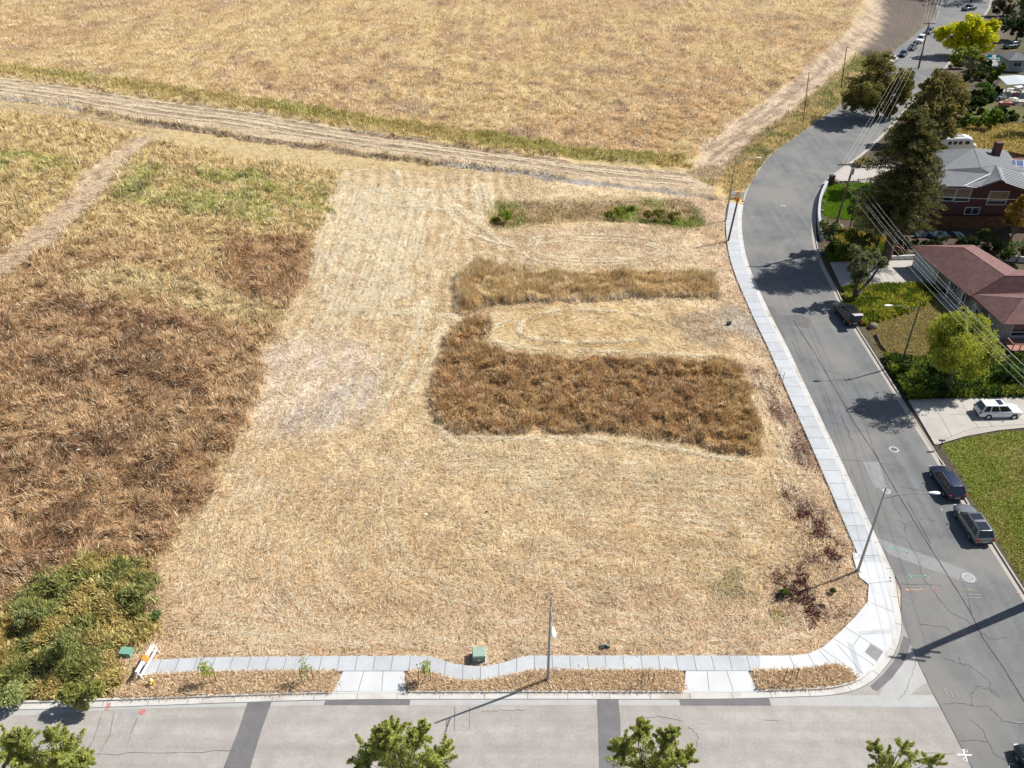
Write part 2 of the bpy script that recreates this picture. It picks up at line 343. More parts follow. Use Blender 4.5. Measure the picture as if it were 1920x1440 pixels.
POLY = dict(
 cutL=[(640, 318), (612, 400), (597, 450), (577, 520), (530, 600), (500, 660), (486, 740), (468, 805), (425, 860), (398, 925), (350, 985), (310, 1040), (288, 1105), (284, 1170), (245, 1215), (205, 1300), (205, 1345), (1760, 1345), (1760, 1180), (1640, 1020), (1440, 620), (1390, 500), (1360, 450), (1375, 380), (1340, 368), (1100, 342), (900, 322), (760, 318)],
 strip1=[(862, 520), (905, 490), (960, 512), (1100, 515), (1340, 514), (1347, 556), (1180, 560), (1050, 562), (955, 568), (860, 588), (852, 560)],
 patch2=[(850, 622), (880, 592), (914, 602), (908, 640), (940, 664), (1060, 672), (1372, 682), (1398, 730), (1422, 800), (1422, 858), (1380, 850), (1290, 835), (1200, 815), (1080, 812), (960, 812), (850, 810), (806, 780), (806, 730), (826, 682)],
 bank=[(905, 395), (940, 378), (1130, 380), (1290, 378), (1325, 420), (1290, 430), (1150, 412), (1000, 418), (925, 432)],
 mauve=[(500, 650), (560, 630), (640, 628), (700, 660), (725, 700), (700, 760), (640, 800), (560, 820), (490, 830), (480, 760)],
 scraped=[(945, 440), (1100, 425), (1250, 428), (1300, 470), (1290, 500), (1100, 505), (960, 500)],
 cut2=[(905, 610), (960, 580), (1120, 568), (1300, 580), (1350, 640), (1360, 668), (1100, 668), (950, 658)],
 rowtrack=[(-300, 110), (0, 145), (250, 182), (500, 216), (800, 268), (1000, 296), (1290, 322), (1340, 345), (1330, 366), (1100, 336), (900, 310), (700, 286), (500, 258), (300, 228), (130, 197), (0, 180), (-300, 140)],
 edge=[(-300, 85), (0, 122), (200, 146), (400, 176), (600, 206), (900, 252), (1100, 280), (1290, 293), (1292, 314), (1180, 306), (1000, 288), (800, 262), (500, 211), (200, 166), (0, 138), (-300, 104)],
 ditch=[(-300, 140), (0, 181), (130, 199), (300, 230), (500, 260), (700, 288), (900, 312), (1100, 338), (1250, 356), (1340, 370), (1340, 376), (1250, 362), (1100, 345), (900, 320), (700, 296), (500, 268), (300, 238), (130, 205), (0, 186), (-300, 146)],
 smooth=[(-300, 146), (0, 186), (300, 238), (700, 296), (1100, 345), (1370, 374), (1360, 400), (1290, 378), (1000, 360), (800, 345), (640, 320), (450, 300), (290, 262), (140, 226), (0, 214), (-300, 180)],
 path=[(262, 255), (300, 258), (235, 308), (192, 368), (132, 430), (62, 488), (0, 522), (-120, 580), (-130, 540), (0, 480), (60, 430), (118, 382), (165, 322), (228, 275)],
 weeds_a=[(-60, 285), (60, 290), (150, 310), (120, 350), (0, 345), (-60, 340)],
 weeds_b=[(230, 315), (330, 318), (480, 322), (600, 345), (625, 400), (590, 432), (450, 420), (330, 400), (215, 375), (195, 345)],
 yellow_l=[(240, 500), (330, 520), (450, 560), (560, 580), (520, 610), (400, 600), (300, 560), (160, 545), (120, 520)],
 weeds_c=[(-400, 1180), (0, 1150), (60, 1105), (150, 1060), (235, 1050), (288, 1078), (285, 1130), (262, 1195), (215, 1225), (205, 1290), (190, 1318), (150, 1335), (60, 1325), (0, 1300), (-400, 1300)],
 dark1=[(420, 440), (580, 450), (585, 520), (540, 590), (450, 580), (430, 520)],
 dark2=[(-200, 620), (150, 560), (400, 600), (500, 650), (480, 780), (400, 860), (380, 930), (330, 1010), (250, 1050), (120, 1065), (0, 1100), (-200, 1130)],
 verge=[(1290, 322), (1350, 310), (1372, 372), (1398, 372), (1405, 350), (1440, 297), (1505, 247), (1572, 200), (1640, 132), (1660, 112), (1630, 95), (1600, 110), (1540, 165), (1480, 215), (1420, 255), (1380, 290), (1340, 350)],
 lane=[(1300, 308), (1320, 268), (1380, 225), (1440, 185), (1490, 150), (1540, 105), (1590, 60), (1625, 15), (1640, -40), (1700, -60), (1660, 20), (1640, 75), (1600, 105), (1540, 160), (1480, 212), (1420, 252), (1375, 300), (1345, 345), (1300, 330)],
 soil=[(1640, -40), (1655, 10), (1650, 55), (1610, 100), (1640, 128), (1680, 95), (1730, 52), (1757, 30), (1760, -10), (1740, -60)],
 rspot1=[(1480, 930), (1540, 960), (1570, 1040), (1555, 1085), (1510, 1060), (1490, 1000)],
 rspot2=[(1440, 1085), (1500, 1075), (1525, 1120), (1560, 1150), (1500, 1165), (1445, 1130)],
 rspot3=[(1405, 690), (1450, 700), (1500, 800), (1530, 880), (1500, 880), (1440, 770)],
 gspot1=[(1330, 1090), (1400, 1070), (1470, 1110), (1490, 1160), (1420, 1170), (1340, 1160)],
 gravel=[(1350, 560), (1410, 590), (1445, 640), (1400, 640), (1345, 610)],
 greypatch=[(1240, 590), (1345, 585), (1370, 660), (1290, 650)],
 lawn1=[(1548, 345), (1640, 342), (1678, 372), (1668, 395), (1620, 412), (1560, 410), (1541, 400), (1543, 372)],
 bed1=[(1545, 410), (1620, 412), (1700, 390), (1830, 440), (1920, 440), (2050, 450), (2050, 500), (1720, 485), (1640, 492), (1560, 490), (1548, 450)],
 gcover1=[(1565, 470), (1600, 440), (1660, 450), (1660, 480), (1600, 490), (1560, 490)],
 gcover2=[(1585, 540), (1735, 533), (1755, 560), (1700, 585), (1620, 610), (1590, 590)],
 lawn2=[(1622, 585), (1700, 570), (1762, 560), (1800, 610), (1760, 660), (1720, 680), (1655, 668), (1640, 630)],
 bed2=[(1655, 665), (1800, 610), (2100, 600), (2100, 745), (1700, 750)],
 lawn3=[(1765, 834), (1800, 822), (1870, 810), (1960, 806), (2200, 815), (2200, 1300), (1925, 1090), (1870, 1010), (1810, 910)],
 yard_far=[(1740, 190), (1800, 230), (2100, 235), (2100, 310), (1780, 300), (1700, 260)],
 beddark=[(1640, 170), (1700, 150), (1900, 60), (2200, 60), (2200, 235), (1800, 235), (1690, 300), (1640, 290)],
 topright=[(1850, 25), (1920, -10), (2200, -30), (2200, 60), (1900, 60), (1700, 200)],
)
RX0, RX1, RY0, RY1, RS = -215.0, 190.0, 30.0, 400.0, 0.5
rgx = np.arange(RX0, RX1, RS); rgy = np.arange(RY0, RY1, RS)
GXX, GYY = np.meshgrid(rgx, rgy)
wx = GXX + (fbm(GXX / 2.2, GYY / 2.2, 5) - 0.5) * 2.4; wy = GYY + (fbm(GXX / 2.2, GYY / 2.2, 91) - 0.5) * 2.4
PXX, PYY = PR(wx, wy)
PXE, PYE = PR(GXX, GYY)
def blur(a, k):
    for _ in range(k):
        p = np.pad(a, 1, mode='edge')
        a = (p[:-2, 1:-1] + p[2:, 1:-1] + p[1:-1, :-2] + p[1:-1, 2:] + 2 * a) / 6
    return a
MASK = {}
for k, p in POLY.items():
    crisp = k in ('lawn1', 'lawn3', 'gcover2', 'lawn2', 'bed1', 'bed2')
    MASK[k] = blur(pip(PXE if crisp else PXX, PYE if crisp else PYY, p).astype(float), 0 if crisp else (1 if k in ('strip1', 'patch2', 'cutL', 'ditch', 'edge', 'lane', 'rowtrack') else (20 if k == 'mauve' else 9 if k == 'bank' else 4)))
def sampleR(A, x, y):
    fx = np.clip((np.asarray(x) - RX0) / RS, 0, A.shape[1] - 1.001); fy = np.clip((np.asarray(y) - RY0) / RS, 0, A.shape[0] - 1.001)
    ix = fx.astype(int); iy = fy.astype(int); fx = fx - ix; fy = fy - iy
    if A.ndim == 3: fx = fx[..., None]; fy = fy[..., None]
    return (A[iy, ix] * (1 - fx) + A[iy, ix + 1] * fx) * (1 - fy) + (A[iy + 1, ix] * (1 - fx) + A[iy + 1, ix + 1] * fx) * fy
cut = MASK['cutL'] * (1 - MASK['strip1']) * (1 - MASK['patch2'])
field_side = (GXX < xleft(GYY)).astype(float)
far_field = ss(0, 1, (PYE < np.interp(PXE, [-300, 0, 400, 900, 1290, 1300, 1380, 1490, 1590, 1640], [95, 130, 184, 260, 300, 300, 225, 150, 60, -40])).astype(float)) * field_side
far_field = far_field * (PXE < 1650)
# --- heights
road_gap = ss(0.3, 5.0, xleft(GYY) - 3.0 - GXX) * ss(47.0, 51.0, GYY) * (GYY > 40)
bank_gap = ss(0.2, 2, np.abs(GXX) * 0 + 1)
tallness = np.clip((1 - cut) * (1 - MASK['rowtrack']) * (1 - MASK['smooth']) * (1 - MASK['path']) * (1 - MASK['lane']) * (1 - MASK['soil']), 0, 1) * field_side
rough = fbm(GXX / 2.1, GYY / 2.1, 21, 3) - 0.5
swell = fbm(GXX / 16, GYY / 16, 3, 3) - 0.5
HH = -0.06 + road_gap * (swell * 0.9 + rough * (0.16 + 1.15 * tallness) + 0.22 * tallness + 0.10)
bankm = blur(MASK['bank'], 6); HH += road_gap * (-0.8 * ss(0.2, 1, bankm))
HH += road_gap * 0.9 * (fbm(GXX / 1.1, GYY / 1.1, 57, 2) - .5) * (MASK['patch2'] + .5 * MASK['dark2']); HH += road_gap * (-0.55 * blur(MASK['ditch'], 1)) + road_gap * 0.12 * MASK['edge']
# --- windrow / wheel-track lines left by the mower
WIND = [[(652, 335), (628, 400), (606, 470), (590, 520)], [(690, 345), (668, 410), (650, 480), (628, 560), (600, 620)], [(722, 345), (700, 420), (690, 470)],
 [(752, 350), (735, 400), (716, 460), (700, 520), (668, 585)], [(785, 352), (768, 400), (752, 450), (735, 520), (705, 600)], [(812, 355), (800, 385), (782, 420), (770, 470), (745, 560)],
 [(832, 352), (833, 380), (850, 412), (885, 440), (925, 458), (960, 465)], [(850, 352), (853, 380), (870, 405), (905, 432), (935, 455)], [(886, 350), (893, 380), (893, 425)], [(902, 345), (912, 370), (913, 400)],
 [(800, 560), (780, 620), (760, 680), (720, 750), (680, 800)], [(826, 610), (800, 680), (770, 740)], [(640, 520), (690, 530), (760, 560)], [(600, 590), (680, 588), (760, 592), (850, 600)],
 [(600, 470), (615, 500), (640, 520)], [(930, 640), (1000, 655), (1150, 661), (1340, 672)], [(860, 820), (950, 828), (1100, 826), (1250, 842), (1400, 872)],
 [(820, 800), (850, 830), (880, 850)], [(640, 380), (720, 384), (800, 390), (900, 400)], [(905, 300), (1000, 312), (1150, 330)], [(0, 160), (250, 200), (500, 235), (800, 282), (1100, 318), (1280, 336)], [(0, 168), (250, 208), (500, 243), (800, 290)],
 [(660, 325), (700, 318), (740, 322), (752, 350)], [(960, 600), (930, 612), (925, 635), (950, 650)], [(1000, 590), (1060, 583), (1150, 585), (1230, 600), (1250, 625), (1180, 640), (1060, 640), (985, 630), (975, 610), (1000, 590)]]
RUTS = [[(-200, 132), (0, 152), (250, 188), (500, 224), (800, 270), (1000, 298), (1280, 328)], [(-200, 146), (0, 166), (250, 203), (500, 239), (800, 285), (1100, 322), (1300, 346)], [(0, 196), (250, 232), (500, 262), (640, 285)], [(0, 202), (200, 232), (300, 250)],
 [(1330, 300), (1400, 240), (1480, 180), (1560, 115), (1610, 60)], [(1360, 310), (1420, 260), (1500, 205), (1580, 130)]]
FAINT = [[(950, 893), (1150, 897), (1300, 905), (1430, 920)], [(980, 912), (1180, 920), (1430, 942)], [(1000, 935), (1200, 946), (1440, 968)], [(1040, 958), (1240, 972), (1420, 992)], [(820, 850), (1000, 856), (1200, 872), (1400, 893)], [(900, 872), (1100, 876), (1350, 900)],
 [(700, 840), (640, 900), (600, 980), (600, 1060), (660, 1130)], [(740, 850), (690, 910), (660, 980), (680, 1060)], [(780, 860), (740, 930), (740, 1000), (800, 1070), (920, 1110)], [(480, 860), (440, 940), (400, 1030), (380, 1110)], [(520, 870), (490, 950), (460, 1040), (450, 1130)],
 [(560, 880), (540, 960), (530, 1050), (560, 1130), (640, 1180)], [(600, 620), (560, 700), (520, 790), (470, 870)], [(640, 640), (610, 720), (570, 800)], [(700, 640), (680, 700), (650, 780), (600, 850)], [(760, 620), (740, 680), (700, 760)], [(350, 1180), (600, 1190), (900, 1195), (1300, 1190), (1500, 1150)], [(380, 1150), (650, 1165), (1000, 1165), (1300, 1150)],
 [(1440, 700), (1480, 800), (1520, 900), (1560, 1000)], [(1420, 740), (1470, 860), (1510, 960)], [(1000, 1010), (1200, 1030), (1380, 1040)], [(950, 1060), (1150, 1085), (1350, 1085)], [(1000, 450), (1100, 440), (1200, 445), (1260, 470), (1200, 492), (1050, 495), (985, 480), (1000, 450)], [(660, 420), (650, 480), (620, 560)], [(740, 430), (720, 500), (690, 580), (640, 640)], [(860, 430), (830, 500), (800, 580), (770, 640)]]
def draw_lines(LN, wd):
  out = np.zeros_like(HH)
  for ln in LN:
    q = spline(PX(ln), 8)
    for a, b in zip(q[:-1], q[1:]):
        x0 = min(a[0], b[0]) - 2; x1 = max(a[0], b[0]) + 2; y0 = min(a[1], b[1]) - 2; y1 = max(a[1], b[1]) + 2
        i0 = max(int((x0 - RX0) / RS), 0); i1 = min(int((x1 - RX0) / RS) + 2, len(rgx)); j0 = max(int((y0 - RY0) / RS), 0); j1 = min(int((y1 - RY0) / RS) + 2, len(rgy))
        if i1 <= i0 or j1 <= j0: continue
        X = GXX[j0:j1, i0:i1]; Y = GYY[j0:j1, i0:i1]; dx, dy = b[0] - a[0], b[1] - a[1]; l2 = dx * dx + dy * dy + 1e-9
        t = np.clip(((X - a[0]) * dx + (Y - a[1]) * dy) / l2, 0, 1); d = np.hypot(X - a[0] - t * dx, Y - a[1] - t * dy)
        out[j0:j1, i0:i1] = np.maximum(out[j0:j1, i0:i1], np.clip(1 - d / wd, 0, 1))
  return out
ruts = draw_lines(RUTS, 0.9); faint = draw_lines(FAINT, 0.8); HH -= road_gap * 0.16 * ruts
wind = draw_lines(WIND[:19] + WIND[21:], 0.75)
for ln in []:
    q = spline(PX(ln), 8)
    for a, b in zip(q[:-1], q[1:]):
        x0 = min(a[0], b[0]) - 2; x1 = max(a[0], b[0]) + 2; y0 = min(a[1], b[1]) - 2; y1 = max(a[1], b[1]) + 2
        i0 = max(int((x0 - RX0) / RS), 0); i1 = min(int((x1 - RX0) / RS) + 2, len(rgx)); j0 = max(int((y0 - RY0) / RS), 0); j1 = min(int((y1 - RY0) / RS) + 2, len(rgy))
        if i1 <= i0 or j1 <= j0: continue
        X = GXX[j0:j1, i0:i1]; Y = GYY[j0:j1, i0:i1]; dx, dy = b[0] - a[0], b[1] - a[1]; l2 = dx * dx + dy * dy + 1e-9
        t = np.clip(((X - a[0]) * dx + (Y - a[1]) * dy) / l2, 0, 1); d = np.hypot(X - a[0] - t * dx, Y - a[1] - t * dy)
        wind[j0:j1, i0:i1] = np.maximum(wind[j0:j1, i0:i1], np.clip(1 - d / 0.75, 0, 1))
swath = (np.sin(GXX * 2 * math.pi / 2.3 + (fbm(GXX / 8, GYY / 8, 77, 2) - 0.5) * 9) * 0.5 + 0.5) * ss(95, 108, GYY) * ss(175, 150, GYY) * cut * ss(6, -3, GXX)
HH += road_gap * (0.10 * wind * cut + 0.05 * swath)
def hz(x, y): return sampleR(HH, x, y)
# --- colours
def mixc(C, m, c, k=1.0): m = np.clip(m * k, 0, 1)[..., None]; return C * (1 - m) + np.array(c) * m
big = fbm(GXX / 22, GYY / 22, 41, 3); mid = fbm(GXX / 5, GYY / 5, 43, 4); sm_ = fbm(GXX / 1.6, GYY / 1.6, 47, 3)
C = np.ones(GXX.shape + (3,)) * np.array((0.335, 0.225, 0.115))
C = mixc(C, ss(0.42, 0.62, big), (0.41, 0.30, 0.145))
C = mixc(C, ss(118, 140, GYY), (0.46, 0.345, 0.165))
C = mixc(C, MASK['dark2'], (0.245, 0.145, 0.072), 0.85); C = mixc(C, MASK['dark1'], (0.24, 0.135, 0.065), 0.8)
C = mixc(C, MASK['dark2'] * ss(0.52, 0.66, mid), (0.15, 0.085, 0.045), 0.8)
C = mixc(C, MASK['dark2'] * ss(0.46, 0.36, mid), (0.38, 0.265, 0.14), 0.45)
C = mixc(C, MASK['yellow_l'], (0.44, 0.36, 0.19), 0.6)
C = mixc(C, MASK['weeds_a'] * ss(0.44, 0.60, mid), (0.28, 0.29, 0.08), .7); C = mixc(C, MASK['weeds_b'] * ss(0.42, 0.60, mid), (0.30, 0.29, 0.10), 0.7)
C = mixc(C, MASK['weeds_b'] * ss(0.60, 0.7, sm_), (0.15, 0.16, 0.06), 0.5)
C = mixc(C, far_field, (0.46, 0.335, 0.165)); C = mixc(C, far_field * ss(0.5, 0.66, big), (0.40, 0.27, 0.14), 0.8)
C = mixc(C, far_field * ss(0.56, 0.70, mid), (0.29, 0.195, 0.115), 0.75)
cutc = np.ones_like(C) * np.array((0.58, 0.455, 0.285)); cutc = mixc(cutc, ss(0.45, 0.6, mid), (0.52, 0.395, 0.235)); cutc = mixc(cutc, ss(0.48, 0.62, big), (0.61, 0.485, 0.31))
cutc = mixc(cutc, ss(58, 50, GYY), (0.54, 0.415, 0.295), 0.8)
cutc = mixc(cutc, ss(28, 34, GXX), (0.50, 0.375, 0.27), 0.8)
cutc = mixc(cutc, ss(0.58, 0.70, sm_), (0.34, 0.25, 0.155), 0.5); cutc = mixc(cutc, ss(0.50, 0.62, fbm(GXX / 9, GYY / 6, 83, 4)), (0.45, 0.33, 0.20), 0.55)
cutc = mixc(cutc, MASK['mauve'], (0.60, 0.52, 0.46), 0.6); cutc = mixc(cutc, MASK['mauve'] * ss(0.54, 0.68, mid), (0.36, 0.31, 0.28), 0.6)
cutc = mixc(cutc, np.clip(1 - wind - swath, 0, 1) * ss(92, 104, GYY) * ss(8, 2, GXX), (0.40, 0.305, 0.18), 0.85); cutc = mixc(cutc, swath, (0.62, 0.50, 0.33), 0.6); cutc = mixc(cutc, faint, (0.70, 0.58, 0.40), 0.6); cutc = mixc(cutc, wind, (0.76, 0.66, 0.47), 0.9)
cutc = mixc(cutc, MASK['scraped'], (0.44, 0.335, 0.225), 0.6); cutc = mixc(cutc, MASK['cut2'], (0.55, 0.42, 0.225), 0.6)
for k in ('rspot1', 'rspot2', 'rspot3'): cutc = mixc(cutc, MASK[k] * ss(0.46, 0.58, mid if k == 'rspot3' else sm_ * 0.6 + mid * 0.4), (0.115, 0.04, 0.035), 0.85)
cutc = mixc(cutc, MASK['gspot1'] * ss(0.44, 0.6, mid), (0.24, 0.21, 0.09), 0.7); cutc = mixc(cutc, MASK['gravel'], (0.36, 0.32, 0.27), 0.8); cutc = mixc(cutc, MASK['greypatch'], (0.33, 0.25, 0.185), 0.7)
m = MASK['cutL'][..., None]; C = C * (1 - m) + cutc * m
C = mixc(C, MASK['strip1'], (0.33, 0.215, 0.085)); C = mixc(C, MASK['patch2'], (0.34, 0.215, 0.095)); C = mixc(C, MASK['patch2'] * ss(0.54, 0.66, mid), (0.17, 0.10, 0.05), 0.7)
C = mixc(C, MASK['patch2'] * ss(20, 30, GXX), (0.30, 0.205, 0.075), 0.7)
C = mixc(C, MASK['bank'], (0.30, 0.215, 0.12), 0.9); C = mixc(C, MASK['bank'] * ss(0.45, 0.6, mid) * (ss(3, 1, GXX) + ss(14, 18, GXX)), (0.15, 0.19, 0.03))
C = mixc(C, MASK['smooth'] * (1 - MASK['cutL']), (0.48, 0.37, 0.20), 0.8)
C = mixc(C, MASK['rowtrack'], (0.50, 0.395, 0.275), 0.9); C = mixc(C, MASK['rowtrack'] * ss(0.5, 0.64, fbm(GXX / 9, GYY / 1.6, 15, 3)), (0.36, 0.265, 0.18), 0.7)
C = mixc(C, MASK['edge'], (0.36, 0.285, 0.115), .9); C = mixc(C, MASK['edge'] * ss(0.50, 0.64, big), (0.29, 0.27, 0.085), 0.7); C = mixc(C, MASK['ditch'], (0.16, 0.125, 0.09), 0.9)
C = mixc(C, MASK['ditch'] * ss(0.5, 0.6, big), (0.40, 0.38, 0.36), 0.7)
C = mixc(C, MASK['path'], (0.46, 0.355, 0.245), 0.9); C = mixc(C, MASK['path'] * ss(0.55, 0.68, sm_), (0.27, 0.19, 0.13), 0.6)
C = mixc(C, MASK['verge'], (0.40, 0.305, 0.15)); C = mixc(C, MASK['verge'] * ss(0.46, 0.58, mid), (0.20, 0.20, 0.07), 0.85)
C = mixc(C, MASK['lane'], (0.53, 0.42, 0.30)); C = mixc(C, MASK['lane'] * ss(0.52, 0.64, fbm((GXX + GYY) / 5, (GXX - GYY) / 1.5, 19, 3)), (0.30, 0.22, 0.155), 0.8)
C = mixc(C, ruts, (0.28, 0.20, 0.14), 0.9); C = mixc(C, MASK['soil'], (0.125, 0.098, 0.080)); C = mixc(C, MASK['soil'] * ss(0.5, 0.6, mid), (0.17, 0.125, 0.095), 0.6)
C = mixc(C, MASK['weeds_c'], (0.20, 0.17, 0.06)); C = mixc(C, MASK['weeds_c'] * ss(0.48, 0.6, mid), (0.30, 0.20, 0.08), 0.6)
rs = 1 - field_side
C = mixc(C, rs, (0.075, 0.062, 0.045)); C = mixc(C, rs * ss(0.5, 0.65, mid), (0.11, 0.09, 0.04), 0.6)
C = mixc(C, rs * (GYY > 172) * ss(0.45, 0.6, mid), (0.12, 0.12, 0.04), 0.6)
C = mixc(C, MASK['lawn1'], (0.105, 0.175, 0.012)); C = mixc(C, MASK['bed1'], (0.085, 0.060, 0.042)); C = mixc(C, MASK['gcover1'] * rs, (0.12, 0.15, 0.02))
C = mixc(C, MASK['gcover2'], (0.10, 0.12, 0.02)); C = mixc(C, MASK['lawn2'], (0.265, 0.205, 0.095)); C = mixc(C, MASK['bed2'] * (1 - MASK['lawn2']), (0.07, 0.075, 0.03))
C = mixc(C, MASK['lawn3'], (0.145, 0.170, 0.028)); C = mixc(C, MASK['lawn3'] * ss(0.5, 0.62, mid), (0.20, 0.175, 0.055), 0.6); C = mixc(C, MASK['yard_far'] * rs, (0.30, 0.235, 0.085))
C = mixc(C, MASK['topright'] * rs, (0.13, 0.10, 0.075)); C = mixc(C, MASK['soil'] * 0, (0, 0, 0))
C[..., 2] *= 1 + 0.03 * field_side; C[..., 1] *= 1 + 0.015 * field_side
# --- one ground sheet, fine near, coarse far
def axis(a, b, far0, far1, s0):
    c = list(np.arange(a, b, s0)); s = s0; x = c[-1]
    while x < far1: s *= 1.12; x += s; c.append(x)
    s = s0; x = a; l = []
    while x > far0: s *= 1.12; x -= s; l.append(x)
    return np.array(l[::-1] + c)
ax = axis(-90, 110, -2500, 2500, 0.5); ay = axis(36, 215, -400, 4500, 0.5)
AX, AY = np.meshgrid(ax, ay)
gz = hz(AX, AY); inb = ((AX > RX0) & (AX < RX1) & (AY > RY0) & (AY < RY1))
gz = np.where(inb, gz, -0.06)
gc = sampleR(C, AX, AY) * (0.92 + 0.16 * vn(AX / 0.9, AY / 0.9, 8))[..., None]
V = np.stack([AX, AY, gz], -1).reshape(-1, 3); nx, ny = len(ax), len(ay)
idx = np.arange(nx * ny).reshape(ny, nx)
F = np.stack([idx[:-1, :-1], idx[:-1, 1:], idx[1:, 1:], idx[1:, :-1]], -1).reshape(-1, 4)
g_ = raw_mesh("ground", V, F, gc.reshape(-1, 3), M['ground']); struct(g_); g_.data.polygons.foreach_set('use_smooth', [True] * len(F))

# ------------------------------------------------------------------ grass, straw, weeds (nobody could count them)
def road_keepout(x, y):
    """True where pavement or road is, so that no stalk grows through it"""
    px, py = PR(x, y)
    return (x > xleft(y) - 0.3) & (x < xleft(y) + 11.5) | (y < 42.6) & (x < 60)
PAVE_POLYS = []
def blades(name, label, cat, wfun, n, L, W, lean, dirfun, colfun, lift=0.0, bbox=(-260, 2180, -120, 1420), matk='straw', seed=0, jitterc=0.22, gamma=0.7, zfun=None, test=True, hvar=0.0, cmax=0.80):
    """n stalks, denser where nearer; wfun(x,y)->probability; lean 0 upright..1 flat"""
    r = np.random.default_rng(seed)
    xs = []; tot = 0; tries = 0
    while tot < n and tries < 40:
        k = n * 2; px = r.uniform(bbox[0], bbox[1], k); py = r.uniform(bbox[2], bbox[3], k)
        x, y = GA(px, py); ok = r.random(k) < wfun(x, y); ok &= ~(pave_test(x, y) if test else np.zeros(k, bool))
        xs.append(np.stack([x[ok], y[ok]], 1)); tot += ok.sum(); tries += 1
    P = np.concatenate(xs)[:n]; x, y = P[:, 0], P[:, 1]; k = len(x)
    d = np.sqrt(x * x + y * y + CH * CH); s = (d / 80) ** gamma
    l = r.uniform(L[0], L[1], k) * s * (1 + hvar * (fbm(x / 1.5, y / 1.5, 88, 3) - .5) * 3); l = np.maximum(l, .08); wd = W * s * r.uniform(0.7, 1.3, k); ln = np.clip(r.normal(lean[0], lean[1], k), 0, 1)
    a = dirfun(x, y, r); th = ln * math.pi / 2
    dh = np.stack([np.cos(a), np.sin(a)], 1); up = l * np.cos(th); fw = l * np.sin(th)
    z = (zfun or hz)(x, y) + lift * r.random(k)
    b = np.stack([x, y, z], 1); tip = b + np.concatenate([dh * fw[:, None], (up + 0.03)[:, None]], 1)
    # width direction roughly across the stalk, rolled at random
    rl = r.uniform(-0.9, 0.9, k); side = np.stack([-dh[:, 1] * np.cos(rl), dh[:, 0] * np.cos(rl), np.sin(rl)], 1) * wd[:, None] * 0.5
    midp = b * 0.45 + tip * 0.55; midp[:, 2] += l * 0.10 * (ln > 0.3)
    V = np.stack([b - side, b + side, midp + side * 0.9, midp - side * 0.9, tip], 1).reshape(-1, 3)
    o = np.arange(k)[:, None] * 5
    F = np.concatenate([o + np.array([[0, 1, 2]]), o + np.array([[0, 2, 3]]), o + np.array([[3, 2, 4]])], 0)
    c = colfun(x, y, r); c = c * np.minimum(1, cmax / c.max(1))[:, None]; c = c * (1 + r.normal(0, jitterc, k))[:, None]; c = np.clip(c, 0.01, 0.95)
    cc = np.repeat(c, 5, 0)
    ob = raw_mesh(name, V, F, cc, M[matk]); tag(ob, label, cat, None, 'stuff'); return ob
def rot_noise(sc, base=None, spread=1.2, seed=5):
    def f(x, y, r):
        a = fbm(x / sc, y / sc, seed, 3) * 4 * math.pi if base is None else base + (fbm(x / sc, y / sc, seed, 3) - 0.5) * 6
        return a + r.normal(0, spread, len(x))
    return f
# ------------------------------------------------------------------ roads, pavements, kerbs, driveways
def offset(path, d):
    out = []; n = len(path)
    for i in range(n):
        a = path[max(i - 1, 0)]; b = path[min(i + 1, n - 1)]; dx, dy = b[0] - a[0], b[1] - a[1]; l = math.hypot(dx, dy) or 1
        dd = d[i] if hasattr(d, '__len__') else d
        out.append((path[i][0] + dy / l * dd, path[i][1] - dx / l * dd))
    return out
def band(mb, path, o0, o1, z1, z0=-0.35):
    """solid ribbon between two sideways offsets of a path, top at z1"""
    a = offset(path, o0); b = offset(path, o1); n = len(path); zt = z1 if hasattr(z1, '__len__') else [z1] * n
    vs = []
    for i in range(n): vs += [(a[i][0], a[i][1], z0), (a[i][0], a[i][1], zt[i]), (b[i][0], b[i][1], zt[i]), (b[i][0], b[i][1], z0)]
    fs = []
    for i in range(n - 1):
        for k in range(3): fs.append((4 * i + k, 4 * i + k + 1, 4 * i + 4 + k + 1, 4 * i + 4 + k))
    fs += [(0, 1, 2, 3), (4 * n - 1, 4 * n - 2, 4 * n - 3, 4 * n - 4)]
    mb.add(vs, fs); return mb
lipR = spline(PX([(1940, -60), (1870, -20), (1850, 20), (1818, 60), (1790, 100), (1752, 150), (1700, 200), (1655, 250), (1612, 290), (1583, 311), (1556, 331), (1537, 352), (1527, 378), (1522, 410), (1523, 450), (1534, 490)]) + [(47.6, 113), (47.0, 105), (46.95, 95), (46.95, 80), (46.95, 65), (47.0, 50), (47.1, 40), (47.3, 20), (47.5, -10)], 5)
lipR_out = lipR[::-1]          # heading north so that the outside (east) is on the right hand
